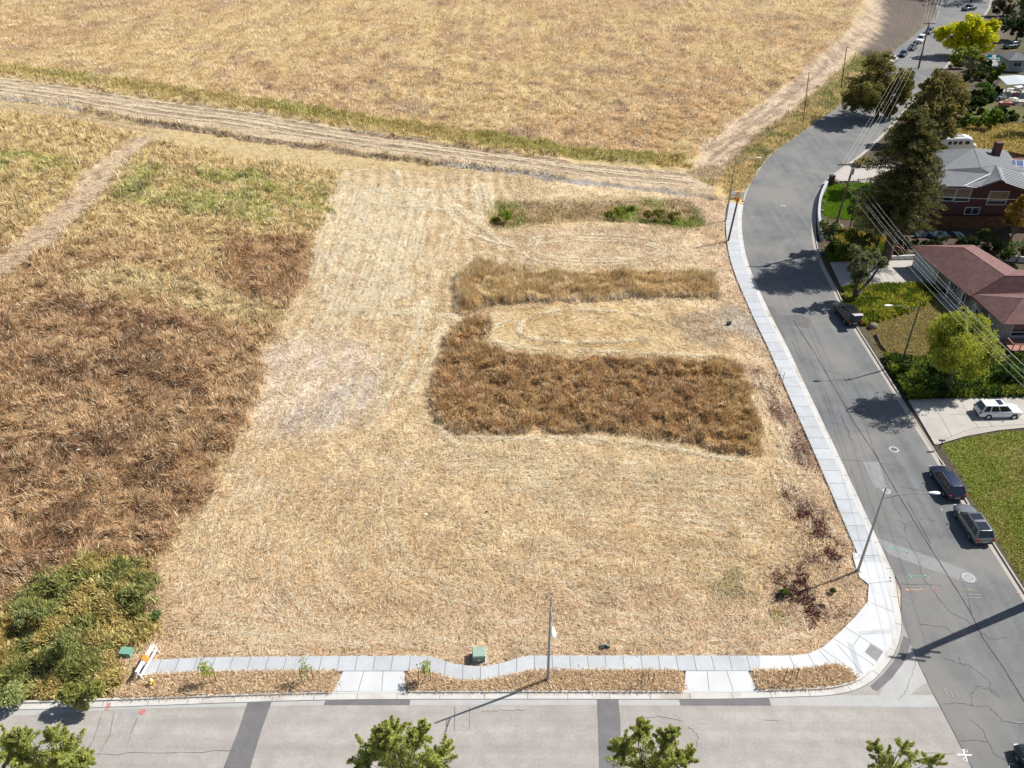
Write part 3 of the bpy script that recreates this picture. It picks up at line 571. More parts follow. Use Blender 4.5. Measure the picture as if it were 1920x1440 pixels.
# asphalt of the side road: between the two lips, then on past the corner
northL = [p for p in lip_left]; 
side_poly = [p for p in lip_left if p[1] > 55] + [(36.3, 54)] + PX([(1690, 1190), (1715, 1228), (1740, 1280), (1770, 1340), (1822, 1440)]) + [(32.8, 30), (32.5, -10)] + [p for p in lipR_out if p[1] > -11]
struct(MB().sheet(side_poly, 0.0).build("side_road", M['asphalt']))
front_poly = [(-90, 40.2), (-45, 40.9)] + [(p[0], p[1] - 0.25) for p in lip_path[::-1] if p[0] < 36.2 and p[1] < 49 and p[0] > -44] + PX([(1690, 1195), (1715, 1228), (1740, 1280), (1770, 1340), (1822, 1440)]) + [(32.8, 30), (32.5, 5), (-90, 5)]
front_poly = [(x, y if y > 36 or True else y) for x, y in front_poly]
struct(MB().sheet([(-90, 41.0), (-45, 41.5)] + [p for p in lip_path[::-1] if -44 < p[0] < 36.3 and p[1] < 50.5] + PX([(1715, 1228), (1740, 1280), (1770, 1340), (1822, 1440)]) + [(32.8, 30), (32.5, 5), (-90, 5)], 0.004).build("front_road", M['asphalt_light']))
# pale band of older asphalt beside the front gutter, pale wedge at the corner
mb = MB(); mb.sheet(PX([(-200, 1352), (100, 1339), (215, 1330), (330, 1327), (620, 1322), (1100, 1322), (1500, 1323), (1762, 1326), (1748, 1303), (1500, 1304), (1100, 1303), (620, 1303), (330, 1308), (215, 1312), (100, 1320), (-200, 1334)]), 0.008)
mb.sheet(PX([(1648, 1306), (1660, 1282), (1690, 1250), (1706, 1224), (1716, 1230), (1738, 1280), (1722, 1290), (1700, 1308)]), 0.012)
struct(mb.build("road_pale_band", M['asphalt_band']))
mb = MB()
for q in ([(467, 1309), (512, 1309), (490, 1370), (466, 1450), (415, 1450), (447, 1370)], [(613, 1307), (770, 1307), (768, 1322), (607, 1322)], [(1119, 1307), (1159, 1307), (1163, 1350), (1166, 1460), (1124, 1460), (1121, 1350)], [(1272, 1307), (1441, 1307), (1446, 1323), (1276, 1323)],
          [(1694, 1192), (1708, 1200), (1704, 1220), (1692, 1245), (1672, 1272), (1645, 1296), (1636, 1292), (1632, 1286), (1655, 1265), (1676, 1240), (1688, 1215)]):
    mb.sheet(PX(q), 0.016)
struct(mb.build("road_dark_patches", M['patch']))
mb = MB(); PALE = ([(1618, 866), (1648, 866), (1662, 914), (1641, 916)], [(1635, 1005), (1655, 1012), (1810, 1068), (1832, 1085), (1826, 1094), (1810, 1092), (1668, 1040)], [(1650, 915), (1672, 918), (1668, 928), (1655, 926)], [(225, 1330), (262, 1330), (240, 1392), (210, 1392)], [(853, 1330), (882, 1330), (884, 1370), (850, 1370)])
for q in PALE:
    mb.sheet(PX(q), 0.005 if q[0][0] > 1600 else 0.010)
    if q is PALE[2]: struct(mb.build("road_pale_patches", M['patch_pale'])); mb = MB()
struct(mb.build("road_faint_patches", mat("asphalt_faint_patch", (0.315, 0.295, 0.275), 0.9, 0.1, 1.5, fine=.15)))
mb = MB()
for q in ([(1437, 575), (1450, 575), (1460, 592), (1500, 590), (1520, 600), (1518, 616), (1485, 610), (1465, 610), (1474, 634), (1464, 636)],):
    mb.sheet(PX(q), 0.005)
struct(mb.build("road_worn_patches", M['patch_mid']))
# kerb and gutter, field side
i0 = next(i for i, p in enumerate(lip_path) if p[1] < 143)
fp = lip_path[i0:]
apr = [(PX([(627, 1292)])[0][0], PX([(762, 1292)])[0][0]), (PX([(1281, 1292)])[0][0], PX([(1420, 1292)])[0][0])]
def kz(p):
    z = 0.15
    if p[1] < 44:
        for a, b in apr:
            z = min(z, 0.035 + 0.115 * min(1, max(0, max(a - p[0], p[0] - b) / 0.8)))
    d = math.hypot(p[0] - 33.6, p[1] - 46.2)
    return min(z, 0.03 + 0.12 * min(1, max(0, (d - 2.4) / 1.0)))
dense = []
for a, b in zip(fp[:-1], fp[1:]):
    n_ = max(1, int(math.hypot(b[0] - a[0], b[1] - a[1]) / 0.6))
    dense += [(a[0] + (b[0] - a[0]) * k / n_, a[1] + (b[1] - a[1]) * k / n_) for k in range(n_)]
fp = dense + [fp[-1]]
mb = MB(); band(mb, fp, 0.0, 0.62, 0.020); struct(mb.build("gutter", M['gutter']))
mb = MB(); band(mb, fp, 0.62, 0.80, [kz(p) for p in fp]); struct(mb.build("kerb", M['kerb']))
# rough old edging where the pavement has ended
old = [p for p in lip_path if 143 < p[1] < 172]
mb = MB(); band(mb, old, 0.0, 0.35, [0.05 + 0.05 * vn(p[0] * 2, p[1]) for p in old]); struct(mb.build("old_kerb", M['tan_kerb']))
mb = MB(); band(mb, lipR_out, -0.0, 0.5, 0.012); struct(mb.build("east_gutter", M['tan_kerb']))
def kz2(p):
    z = 0.15
    for a, b in ((72.9, 84.5), (112.5, 121.0), (151.0, 161)):
        if a - 0.8 < p[1] < b + 0.8: z = min(z, 0.04 + 0.11 * min(1, max(0, max(a - p[1], p[1] - b) / 0.8)))
    return z
dR = []
for a, b in zip(lipR_out[:-1], lipR_out[1:]):
    n_ = max(1, int(math.hypot(b[0] - a[0], b[1] - a[1]) / 0.8))
    dR += [(a[0] + (b[0] - a[0]) * k / n_, a[1] + (b[1] - a[1]) * k / n_) for k in range(n_)]
mb = MB(); band(mb, dR, 0.5, 0.67, [kz2(p) for p in dR]); struct(mb.build("east_kerb", M['tan_kerb']))
# pavement beside the side road
sw = [p for p in fp if p[1] > 57.2]
mb = MB(); band(mb, sw, 0.80, 2.75, 0.16)
swp = offset(sw, 0.80) + offset(sw, 2.75)[::-1]
# corner slab and the winding front pavement
kb = offset(fp, 0.80)
kbc = [p for p, q in zip(kb, fp) if q[1] <= 58.4 and not (q[1] < 46 and q[0] < G(1605, 1285)[0])]
cs = kbc + PX([(1608, 1271), (1590, 1254), (1570, 1245), (1545, 1248), (1520, 1253), (1480, 1257), (1425, 1257.5)], .16) + PX([(1425, 1229), (1480, 1229), (1515, 1226), (1545, 1212), (1575, 1185), (1605, 1155), (1627, 1128), (1629, 1095), (1612, 1082), (1604, 1060), (1598, 1036)], 0.16)
mb2 = MB().prism(cs, -0.3, 0.158)
fw_top = spline([(272, 1238), (330, 1235), (400, 1232), (520, 1231), (640, 1230), (780, 1230), (815, 1233), (850, 1244), (900, 1249), (940, 1243), (985, 1230), (1030, 1229), (1200, 1229), (1425, 1229)], 4)
fw_bot = spline([(262, 1266), (330, 1263), (400, 1260), (520, 1258.5), (640, 1258), (780, 1258), (812, 1262), (850, 1274), (895, 1277), (945, 1270), (985, 1259.5), (1030, 1257), (1200, 1257), (1425, 1257.5)], 4)
fwp = PX(fw_top, .16) + PX(fw_bot, .16)[::-1]
mb.prism(fwp, -0.3, 0.16); struct(mb.build("pavement", M['concrete']))
struct(mb2.build("corner_pavement", M['concrete_new']))
mb = MB()
AP = []
for q in ([(644, 1258), (757, 1258), (763, 1291), (626, 1291)], [(1286, 1257.5), (1402, 1257.5), (1421, 1291), (1281, 1291)]):
    w0, w1 = G(q[0][0], q[0][1], .16), G(q[1][0], q[1][1], .16); kk = kb
    yb = 42.25 + 0.80; a, b = G(*q[3]), G(*q[2]); AP.append([w0, w1, (b[0], yb), (a[0], yb)])
    mb.add([(w0[0], w0[1], .157), (w1[0], w1[1], .157), (b[0], yb, .04), (a[0], yb, .04), (w0[0], w0[1], -.3), (w1[0], w1[1], -.3), (b[0], yb, -.3), (a[0], yb, -.3)], [(3, 2, 1, 0), (0, 1, 5, 4), (1, 2, 6, 5), (2, 3, 7, 6), (3, 0, 4, 7)])
struct(mb.build("driveway_aprons", M['concrete_new']))
# planting strips between kerb and front pavement
mb = MB(); STRIPS = []
wb = PX(fw_bot, .16)
xk = [-32.5] ; kbB = sorted([p for p, q in zip(kb, fp) if q[1] < 47 and q[0] < G(1612, 1285)[0] + 1], key=lambda p: p[0])
def kby(x): return float(np.interp(x, [p[0] for p in kbB], [p[1] for p in kbB]))
lower = wb + PX([(1480, 1257), (1520, 1253), (1545, 1248), (1570, 1245), (1590, 1254), (1608, 1271)], .16)[0:]
def wby(x): return float(np.interp(x, [p[0] for p in lower], [p[1] for p in lower]))
for x0, x1 in ((-32.0, AP[0][3][0]), (AP[0][2][0], AP[1][3][0]), (AP[1][2][0], lower[-1][0])):
    a0 = {0: x0}
    xs_ = np.linspace(x0, x1, 30); tp = []; 
    for x in xs_: tp.append((x, wby(x) + 0.02))
    poly = [(x, kby(x) - 0.02) for x in xs_] + tp[::-1]
    if x0 < -31: poly = [(x, kby(x) - 0.02) for x in xs_] + [(x, wby(x) + 0.02) for x in xs_[::-1] if x > -30.3] + [(-32, 43.4)]
    STRIPS.append(poly); mb.prism(poly, -0.3, 0.10)
struct(mb.build("planting_strips", mat("strip_soil", (0.44, 0.33, 0.22), 0.95, 0.3, 2.5, fine=0.3, bump=0.6, bscale=9)))
# concrete joints (score lines)
mb = MB(); zj = 0.165
for i in range(6, len(sw) - 1, 1):
    pass
acc = 0; o1 = offset(sw, 0.82); o2 = offset(sw, 2.73)
for i in range(1, len(sw)):
    acc += math.hypot(sw[i][0] - sw[i - 1][0], sw[i][1] - sw[i - 1][1])
    if acc > 1.75: mb.strip([o1[i], o2[i]], 0.045, zj); acc = 0
pt = PX(fw_top, .16); pb = PX(fw_bot, .16)
x = -30.0
while x < 20.5:
    yt = float(np.interp(x, [p[0] for p in pt], [p[1] for p in pt])); yb_ = float(np.interp(x, [p[0] for p in pb], [p[1] for p in pb]))
    mb.strip([(x, yt - 0.03), (x, yb_ + 0.03)], 0.04, zj); x += 1.52
sl = [MB(), MB()]; rs2 = random.Random(8); xx = -30.0
while xx < 19:
    k_ = rs2.random()
    if k_ < .55 and xx + 1.52 < pt[-1][0]:
        f_ = lambda P_, x_: float(np.interp(x_, [p[0] for p in P_], [p[1] for p in P_])); xs4 = [xx + .03 + i * (1.46 / 4) for i in range(5)]
        sl[0 if k_ < .28 else 1].sheet([(u, f_(pb, u) + .03) for u in xs4] + [(u, f_(pt, u) - .03) for u in xs4[::-1]], 0.1625)
    xx += 1.52
a0 = 0; i_0 = 0
for i in range(1, len(sw)):
    a0 += math.hypot(sw[i][0] - sw[i - 1][0], sw[i][1] - sw[i - 1][1])
    if a0 > 1.75:
        k_ = rs2.random()
        if k_ < .55: sl[0 if k_ < .28 else 1].sheet(o1[i_0:i + 1] + o2[i_0:i + 1][::-1], 0.1625)
        a0 = 0; i_0 = i
struct(sl[0].build("pavement_slabs_darker", mat("concrete_darker_slab", (0.402, 0.414, 0.422), 0.85, 0.07, 0.9, fine=.08))); struct(sl[1].build("pavement_slabs_paler", mat("concrete_paler_slab", (0.438, 0.452, 0.46), 0.85, 0.06, 0.9, fine=.06)))
for q in AP:
    for t in (0.0, 0.34, 0.66):
        if t == 0: mb.strip([(q[0][0], q[0][1] - 0.01), (q[1][0], q[1][1] - 0.01)], 0.035, 0.163); continue
        a = (q[0][0] + (q[1][0] - q[0][0]) * t, q[0][1]); b = (q[3][0] + (q[2][0] - q[3][0]) * t, q[3][1]); n_ = 6
        vs = [];
        for k in range(n_ + 1):
            u = k / n_; xx = a[0] + (b[0] - a[0]) * u; yy = a[1] + (b[1] - a[1]) * u; zz = .157 + (.04 - .157) * u + 0.004
            vs += [(xx - .02, yy, zz), (xx + .02, yy, zz)]
        mb.add(vs, [(2 * k + 2, 2 * k + 3, 2 * k + 1, 2 * k) for k in range(n_)])
for ln in ([(1583, 1175), (1655, 1220)], [(1560, 1195), (1640, 1248)], [(1612, 1192), (1600, 1210)], [(1632, 1130), (1676, 1147)], [(1629, 1094), (1668, 1090)], [(1600, 1046), (1640, 1045)], [(1570, 1208), (1618, 1264)], [(1515, 1226), (1530, 1252)], [(1480, 1229), (1492, 1257)], [(1535, 1218), (1560, 1246)], [(1540, 1215), (1600, 1258)]):
    mb.strip(PX(ln, .16), 0.035, 0.163)
for i in range(0, len(fp)):
    pass
acc = 0; g1 = offset(fp, 0.02); g2 = offset(fp, 0.60)
for i in range(1, len(fp)):
    acc += math.hypot(fp[i][0] - fp[i - 1][0], fp[i][1] - fp[i - 1][1])
    if acc > 3.1: mb.strip([g1[i], g2[i]], 0.04, 0.025); acc = 0
mb.strip(offset(fp, 0.03), 0.05, 0.026)
struct(mb.build("pavement_joints", M['joint']))
struct(MB().sheet(PX([(1632, 1207), (1656, 1222), (1644, 1240), (1622, 1223)], .16), 0.166).build("ramp_paving_dark", M['patch_pale']))
struct(MB().sheet(PX([(1647, 1119), (1656, 1120), (1658, 1131), (1649, 1130)], .16), 0.166).build("meter_lid", M['offwhite']))
mb = MB(); mb.sheet(PX([(1608, 1183), (1672, 1180), (1672, 1187), (1612, 1191)], .16), 0.162).sheet(PX([(1588, 1203), (1600, 1210), (1618, 1262), (1608, 1266)], .16), 0.162)
struct(mb.build("ramp_score_band", M['concrete']))
# driveways on the east side
DR = dict(driveway_north=[(1566, 329), (1592, 311), (1640, 310), (1700, 310), (1700, 345), (1625, 343), (1562, 342)],
          driveway_middle=[(1556, 492), (1600, 490), (1716, 489), (1727, 515), (1737, 533), (1620, 537), (1577, 538)],
          driveway_south=[(1703, 750), (1760, 748), (1830, 746), (1990, 744), (2050, 812), (1920, 803), (1870, 808), (1810, 819), (1752, 834)],
          garage_walk=[(1728, 503), (1762, 520), (1832, 586), (1835, 604), (1800, 600), (1760, 566), (1737, 533)])
DRW = {k: PX(v) for k, v in DR.items()}
for k, q in DRW.items(): struct(MB().prism(q, -0.3, 0.10 if k != 'driveway_north' else 0.08).build(k, M['drive']))
mb = MB()
for ln in ([(1798, 750), (1840, 812)], [(1827, 750), (1862, 805)], [(1756, 770), (1790, 829)], [(1768, 826), (1830, 804), (1920, 797)], [(1780, 778), (1820, 778)], [(1640, 500), (1660, 535)], [(1618, 500), (1632, 535)], [(1663, 500), (1684, 534)], [(1650, 500), (1671, 534)]):
    mb.strip(spline(PX(ln), 3), 0.05, 0.104)
struct(mb.build("driveway_joints", M['joint']))
struct(MB().sheet(PX([(1753, 836), (1768, 826), (1832, 805), (1925, 797), (1925, 802), (1870, 808), (1810, 819)]), 0.106).build("driveway_edge_band", M['tan_kerb']))
PAVE_POLYS += [offset(fp, -2.0) + offset(fp, 0.82)[::-1], PX([(1640, 1300), (1660, 1250), (1680, 1222), (1690, 1190), (1700, 1150), (1740, 1150), (1900, 1440), (1640, 1440)]), fp + offset(fp, 0.82)[::-1], swp, cs, fwp] + list(DRW.values()) + [[(x, y) for x, y in q] for q in AP]
def pave_test(x, y):
    b = ((x > xleft(y) - 0.9) & (x < xleft(y) + 11.4) & (y > 50) & (y < 150)) | ((y < kb_y(x)) & (x < 60)) | ((x > 36) & (x < 48.0) & (y < 52))
    b |= pip(x, y, side_poly)
    for q in PAVE_POLYS: b |= pip(x, y, q)
    return b
_kx = np.array([p[0] for p in kbB]); _ky = np.array([p[1] for p in kbB])
def kb_y(x): return np.interp(x, _kx, _ky)
# cracks, seams and surveyors' paint
mb = MB(); rr = random.Random(4)
def crack(pts, wd=0.05, z=0.020, jit=0.10, n=7):
    q = PX(pts); out = []
    for a, b in zip(q[:-1], q[1:]):
        for k in range(n):
            t = k / n; out.append((a[0] + (b[0] - a[0]) * t + rr.uniform(-jit, jit), a[1] + (b[1] - a[1]) * t + rr.uniform(-jit, jit)))
    out.append(q[-1]); mb.strip(out, [wd * rr.uniform(0.5, 1.4) for _ in out], z)
seamL = [(1487, 600), (1520, 650), (1560, 718), (1600, 790), (1640, 850), (1680, 920), (1722, 990), (1760, 1052), (1808, 1128), (1826, 1160), (1842, 1195), (1880, 1250), (1930, 1330)]
crack(seamL, 0.085, jit=0.015)
crack([(1700, 940), (1736, 1002), (1745, 1020)], 0.05, jit=0.02); crack([(1578, 700), (1590, 722)], .03, jit=.01)
for c in ([(1570, 765), (1586, 800), (1593, 812), (1592, 820), (1603, 833), (1606, 845)], [(1550, 792), (1575, 796), (1593, 808), (1622, 808)], [(1622, 790), (1630, 820), (1640, 842), (1648, 862)], [(1560, 860), (1618, 865)], [(1650, 868), (1680, 872), (1700, 880)], [(1690, 914), (1718, 918), (1745, 927)], [(1670, 930), (1680, 955), (1692, 970)],
          [(1683, 975), (1697, 983), (1712, 976)], [(1697, 983), (1696, 992), (1700, 1000)], [(1680, 1007), (1697, 1007), (1708, 1024), (1722, 1052), (1732, 1085), (1738, 1095)], [(1724, 972), (1756, 978)], [(1687, 1096), (1710, 1096), (1745, 1096), (1765, 1098)], [(1742, 1097), (1765, 1128), (1785, 1150), (1812, 1162)], [(1800, 1085), (1815, 1120), (1822, 1150)],
          [(1812, 1162), (1830, 1180), (1860, 1200), (1890, 1195)], [(1722, 1170), (1775, 1178), (1800, 1196)], [(1770, 1233), (1802, 1246), (1817, 1247), (1840, 1265), (1856, 1278), (1856, 1288), (1878, 1310)], [(1798, 1232), (1801, 1245)], [(1770, 1320), (1800, 1318), (1822, 1324), (1850, 1323), (1868, 1337), (1880, 1353), (1920, 1356)],
          [(1822, 1324), (1820, 1305), (1830, 1288), (1850, 1290), (1870, 1305)], [(1820, 1350), (1842, 1368), (1850, 1388), (1866, 1415), (1880, 1423), (1905, 1432)], [(1800, 1388), (1838, 1388), (1852, 1392)], [(1700, 1295), (1712, 1260), (1717, 1235)], [(1685, 1312), (1700, 1295)],
          [(1210, 1345), (1250, 1345), (1282, 1352)], [(1290, 1360), (1308, 1378), (1306, 1400)], [(905, 1334), (950, 1332), (988, 1330)], [(160, 1415), (300, 1412), (440, 1408)], [(1640, 1412), (1720, 1414), (1790, 1412)], [(1430, 1350), (1470, 1352)], [(1485, 640), (1494, 660), (1508, 690)], [(1512, 682), (1540, 694), (1575, 700)], [(1610, 590), (1625, 610), (1632, 640)]):
    crack(c, 0.028)
crack([(1716, 1230), (1740, 1281), (1772, 1342), (1824, 1442)], 0.06, jit=0.03)
for c in ([(192, 1335), (178, 1380), (160, 1420)], [(215, 1335), (205, 1380), (182, 1420)], [(258, 1345), (240, 1392)], [(853, 1325), (852, 1370)], [(881, 1325), (880, 1368)]): crack(c, 0.03, jit=0.02)
struct(mb.build("road_cracks", M['crack']))
def tar(mb, pts, wd, z=0.020): mb.strip(PX(pts), wd, z)
def ringp(mb, px, py, r, wd, z, n=20):
    x, y = G(px, py); mb.strip([(x + r * math.cos(2 * math.pi * k / n), y + r * math.sin(2 * math.pi * k / n)) for k in range(n + 1)], wd, z)
for nm, mt, lines in (("green_survey_marks", 'p_green', [([(1672, 1026), (1704, 1037)], .06), ([(1667, 1024), (1674, 1030)], .15), ([(1700, 1034), (1705, 1039)], .15), ([(1706, 1080), (1742, 1081)], .06), ([(1704, 1077), (1709, 1083)], .15), ([(1733, 1078), (1740, 1083)], .18), ([(1805, 1182), (1810, 1183)], .12), ([(1540, 1290), (1545, 1291)], .1)]),
                      ("orange_survey_marks", 'p_orange', [([(1700, 1105), (1730, 1107)], .09), ([(1698, 1105), (1704, 1108)], .16), ([(1726, 1104), (1730, 1109)], .14)]),
                      ("red_survey_marks", 'p_red', [([(1742, 1106), (1762, 1108)], .05), ([(1755, 1104), (1761, 1110)], .10), ([(1806, 1188), (1813, 1192)], .14), ([(1903, 1110), (1915, 1114)], .10), ([(205, 1318), (200, 1332)], .35), ([(1145, 1296), (1152, 1302)], .2)]),
                      ("yellow_survey_marks", 'p_yellow', [([(1815, 1104), (1822, 1107)], .08), ([(1764, 954), (1767, 957)], .16), ([(1800, 1105), (1812, 1106)], .04)])):
    mb = MB()
    for q, wd in lines: tar(mb, q, wd, 0.022 if nm != 'red' else 0.03)
    struct(mb.build(nm, M[mt]))
mb = MB(); tar(mb, [(1795, 1415), (1822, 1416)], .14); tar(mb, [(1805, 1405), (1814, 1428)], .12, 0.026)
ringp(mb, 1811, 1408, .12, .05, 0.03, 8); ringp(mb, 1809, 1425, .13, .05, 0.03, 8)
tar(mb, [(1892, 1440), (1893, 1432), (1902, 1433)], .06)
struct(mb.build("white_cross_mark", M['p_white']))
mb = MB()
for q in ([(1770, 1292), (1774, 1304)], [(1773, 1291), (1777, 1303)], [(1780, 1294), (1787, 1308)], [(1792, 1300), (1799, 1312)], [(1812, 1114), (1840, 1116)], [(1815, 1120), (1842, 1121)], [(1404, 408), (1409, 412)], [(1423, 405), (1426, 416)], [(1690, 1125), (1704, 1126)], [(1594, 647), (1598, 652)], [(1668, 905), (1672, 915)], [(1900, 1354), (1918, 1355)]): tar(mb, q, .06, 0.022)
ringp(mb, 1405, 400, .45, .07, 0.022); ringp(mb, 1409, 407, .3, .07, 0.022); struct(mb.build("faint_road_marks", M['p_faint']))
# manholes and lids: ring and cover
def manhole(px, py, r, label, rm, cm, z=0.024):
    x, y = G(px, py); t = empty("manhole", (x, y, 0), 0, label, "manhole", None)
    n = 24; c = [(r * math.cos(2 * math.pi * k / n), r * math.sin(2 * math.pi * k / n)) for k in range(n)]
    MB().prism([(a * 1.0, b * 1.0) for a, b in c], 0.0, z).build("collar", M[rm], t)
    MB().prism([(a * .55, b * .55) for a, b in c], 0.0, z + 0.006).build("cover", M[cm], t)
    m_ = MB(); m_.strip([(a * .72, b * .72) for a, b in c + [c[0]]], 0.06, z + 0.004); m_.build("paint_ring", M['p_white' if rm != 'p_pink' else 'p_pink'], t)
    return t
manhole(1468, 386, 0.62, "round manhole in the bend beside the green lawn", 'asphalt', 'patch_pale')
manhole(1676, 843, 0.62, "round manhole with a faded pinkish rim beyond the pale patch", 'patch_pale', 'patch_mid')
manhole(1816, 1083, 0.72, "round manhole at the end of the pale trench patch", 'patch_pale', 'p_faint')
manhole(1662, 921, 0.50, "small round lid just below the pale rectangular patch", 'patch_pale', 'patch_pale')
x, y = G(267, 1335); MB_ = MB().prism([(x + .26 * math.cos(k * math.pi / 8), y + .26 * math.sin(k * math.pi / 8)) for k in range(16)], 0, 0.028); tag(MB_.build("valve_cover", M['redpaint']), "small red valve lid in the front road near the hydrant", "valve cover")
# storm drain inlet at the corner
x, y = G(1664, 1082); dr = empty("storm_drain", (x, y, 0), R(12), "dark slotted storm drain in the corner gutter", "drain")
MB().box((0, 0, 0.015), (0.75, 1.5, 0.03)).build("frame", M['gutter'], dr)
m_ = MB()
for k in range(4): m_.box((-0.12 + (k % 2) * .2, -0.5 + k * 0.34, 0.034), (0.34, 0.2, 0.012))
m_.build("grate", M['dark'], dr)
# ------------------------------------------------------------------ stalks and leaves growing on the ground
MC = {k: v for k, v in MASK.items()}
CUTM = MASK['cutL'] * (1 - MASK['strip1']) * (1 - MASK['patch2']) * (1 - MASK['bank'])
gbase = lambda x, y: sampleR(C, x, y)
def colf(gain=(1.1, 1.1, 1.1), alt=None, p=0.0, alt2=None, p2=0.0):
    def f(x, y, r):
        c = gbase(x, y) * np.array(gain)
        u = r.random(len(x))[:, None]
        if alt is not None: c = np.where(u < p, np.array(alt), c)
        if alt2 is not None: c = np.where(u > 1 - p2, np.array(alt2), c)
        return c
    return f
def mz(x, y, sc, s, lo, hi): return ss(lo, hi, fbm(x / sc, y / sc, s, 3))
# 1 mown straw lying on the cut ground
w_cut = np.clip(CUTM + MASK['path'] * .7 + MASK['lane'] + MASK['rowtrack'] * .5 * field_side + MASK['smooth'] * .55, 0, 1) * field_side
swath_dir = lambda x, y, r: np.where(sampleR(MASK['cut2'], x, y) > .4, (fbm(x / 5, y / 5, 9, 2) - .5) * 3, np.where(y > 96, math.pi / 2 + (fbm(x / 4, y / 4, 12, 2) - .5) * 3.0, fbm(x / 4, y / 4, 14, 3) * 12)) + r.normal(0, .75, len(x)) + r.integers(0, 2, len(x)) * math.pi
blades("mown_straw", "flattened pale straw left lying where the lot was mown", "straw", lambda x, y: sampleR(w_cut, x, y) * (0.35 + 0.65 * mz(x, y, 1.6, 61, .36, .62)) * (1 + sampleR(np.maximum(wind, faint), x, y)) * .6,
       470000, (0.25, 0.75), 0.034, (0.93, 0.05), swath_dir, colf((1.54, 1.49, 1.40), (0.90, 0.80, 0.60), .18, (0.22, 0.15, 0.085), .13), lift=0.10, seed=1, jitterc=0.15, gamma=0.45)
def ridge_straw():
    r = np.random.default_rng(99); X = []; A = []; Wt = []
    up = list(range(0, 10)); LNS = []
    for i, ln in enumerate(WIND[:19] + WIND[21:]):
        q = spline(PX(ln), 8); offs = (-1.7, -.85, 0, .85, 1.7) if i in (0, 1, 2, 3, 4, 5) else ((-.8, 0) if i < 15 else (0,))
        for o in offs: LNS.append((offset(q, o) if o else q, 1.0))
    for ln in FAINT:
        q = spline(PX(ln), 8)
        for o in (0, 1.1, 2.1): LNS.append((offset(q, o + r.normal(0, .1)), .5))
    for ln in RUTS[:4]:
        q = spline(PX(ln), 8); [LNS.append((offset(q, o), .8)) for o in (-1.2, 1.3)]
    for q, k_ in LNS:
        q = np.array(q); d = np.diff(q, axis=0); sl = np.hypot(d[:, 0], d[:, 1]); L_ = sl.sum(); n = int(L_ * 44 * k_)
        cs_ = np.concatenate([[0], np.cumsum(sl)]); u = r.random(n) * L_; gate = fbm(u / 2.5, np.full(n, q[0, 0] * 3.3), 31, 2) > .40; u = u[gate]; n = len(u)
        x = np.interp(u, cs_, q[:, 0]); y = np.interp(u, cs_, q[:, 1]); idx_ = np.clip(np.searchsorted(cs_, u) - 1, 0, len(d) - 1)
        a = np.arctan2(d[idx_, 1], d[idx_, 0]); wob = (fbm(u / 3, np.full(n, q[0, 1]), 7, 2) - .5) * .5; off = r.normal(0, .13, n) + wob
        X.append(np.stack([x - np.sin(a) * off, y + np.cos(a) * off], 1)); A.append(a + r.normal(0, .35, n))
    P = np.concatenate(X); a = np.concatenate(A); ok = ~pave_test(P[:, 0], P[:, 1]) & (sampleR(CUTM + MASK['rowtrack'], P[:, 0], P[:, 1]) > .5); P = P[ok]; a = a[ok]; k = len(P)
    x, y = P[:, 0], P[:, 1]; s_ = (np.sqrt(x * x + y * y + CH * CH) / 80) ** .5; l = r.uniform(.3, .8, k) * s_; wd = .036 * s_
    z = hz(x, y) + .03 + .12 * r.random(k); dh = np.stack([np.cos(a), np.sin(a)], 1); b = np.stack([x, y, z], 1); tip = b + np.concatenate([dh * l[:, None], (r.uniform(-.02, .1, k))[:, None]], 1)
    side = np.stack([-dh[:, 1], dh[:, 0], np.zeros(k)], 1) * wd[:, None]; V = np.stack([b - side * .5, b + side * .5, tip + side * .3, tip - side * .3], 1).reshape(-1, 3)
    c = np.where(r.random(k)[:, None] < .75, np.array((0.95, 0.88, 0.70)), np.array((0.74, 0.60, 0.40))) * r.uniform(.8, 1.1, k)[:, None]
    tag(raw_mesh("straw_windrows", V, np.arange(4 * k).reshape(-1, 4), np.repeat(np.clip(c, 0, .95), 4, 0), M['straw']), "thin pale ridges of straw left along the curving mower passes", "straw", None, 'stuff')
ridge_straw()
# 2 long dry grass, lodged and matted, on the left
w_tall = tallness * (1 - far_field) * (1 - MASK['verge']) * (1 - MASK['weeds_c']) * (1 - MASK['edge']) * (1 - MASK['strip1']) * (1 - MASK['patch2']) * (1 - MASK['bank'])
blades("dry_grass", "long dry brown grass lying matted over the uncut left side", "grass", lambda x, y: sampleR(w_tall, x, y) * (x < 10) * (0.12 + 0.88 * mz(x, y, 1.25, 63, .38, .58)),
       400000, (0.30, 0.78), 0.045, (0.60, 0.26), rot_noise(2.2, None, 1.05, 23), colf((2.10, 2.10, 2.2), (0.84, 0.70, 0.47), .18, (0.13, 0.08, 0.045), .17), lift=0.05, seed=2, jitterc=0.26, hvar=.5)
# 3 the far field
blades("field_grass", "tan dry grass covering the big field beyond the track", "grass", lambda x, y: sampleR(far_field, x, y) * (0.25 + 0.75 * mz(x, y, 2.4, 65, .38, .6)),
       360000, (0.32, 0.62), 0.062, (0.55, 0.2), rot_noise(7, None, .9, 25), colf((1.95, 2.02, 2.25), (0.90, 0.80, 0.58), .20, (0.30, 0.21, 0.14), .12), seed=3, bbox=(-260, 1760, -90, 330), jitterc=0.18, gamma=0.45)
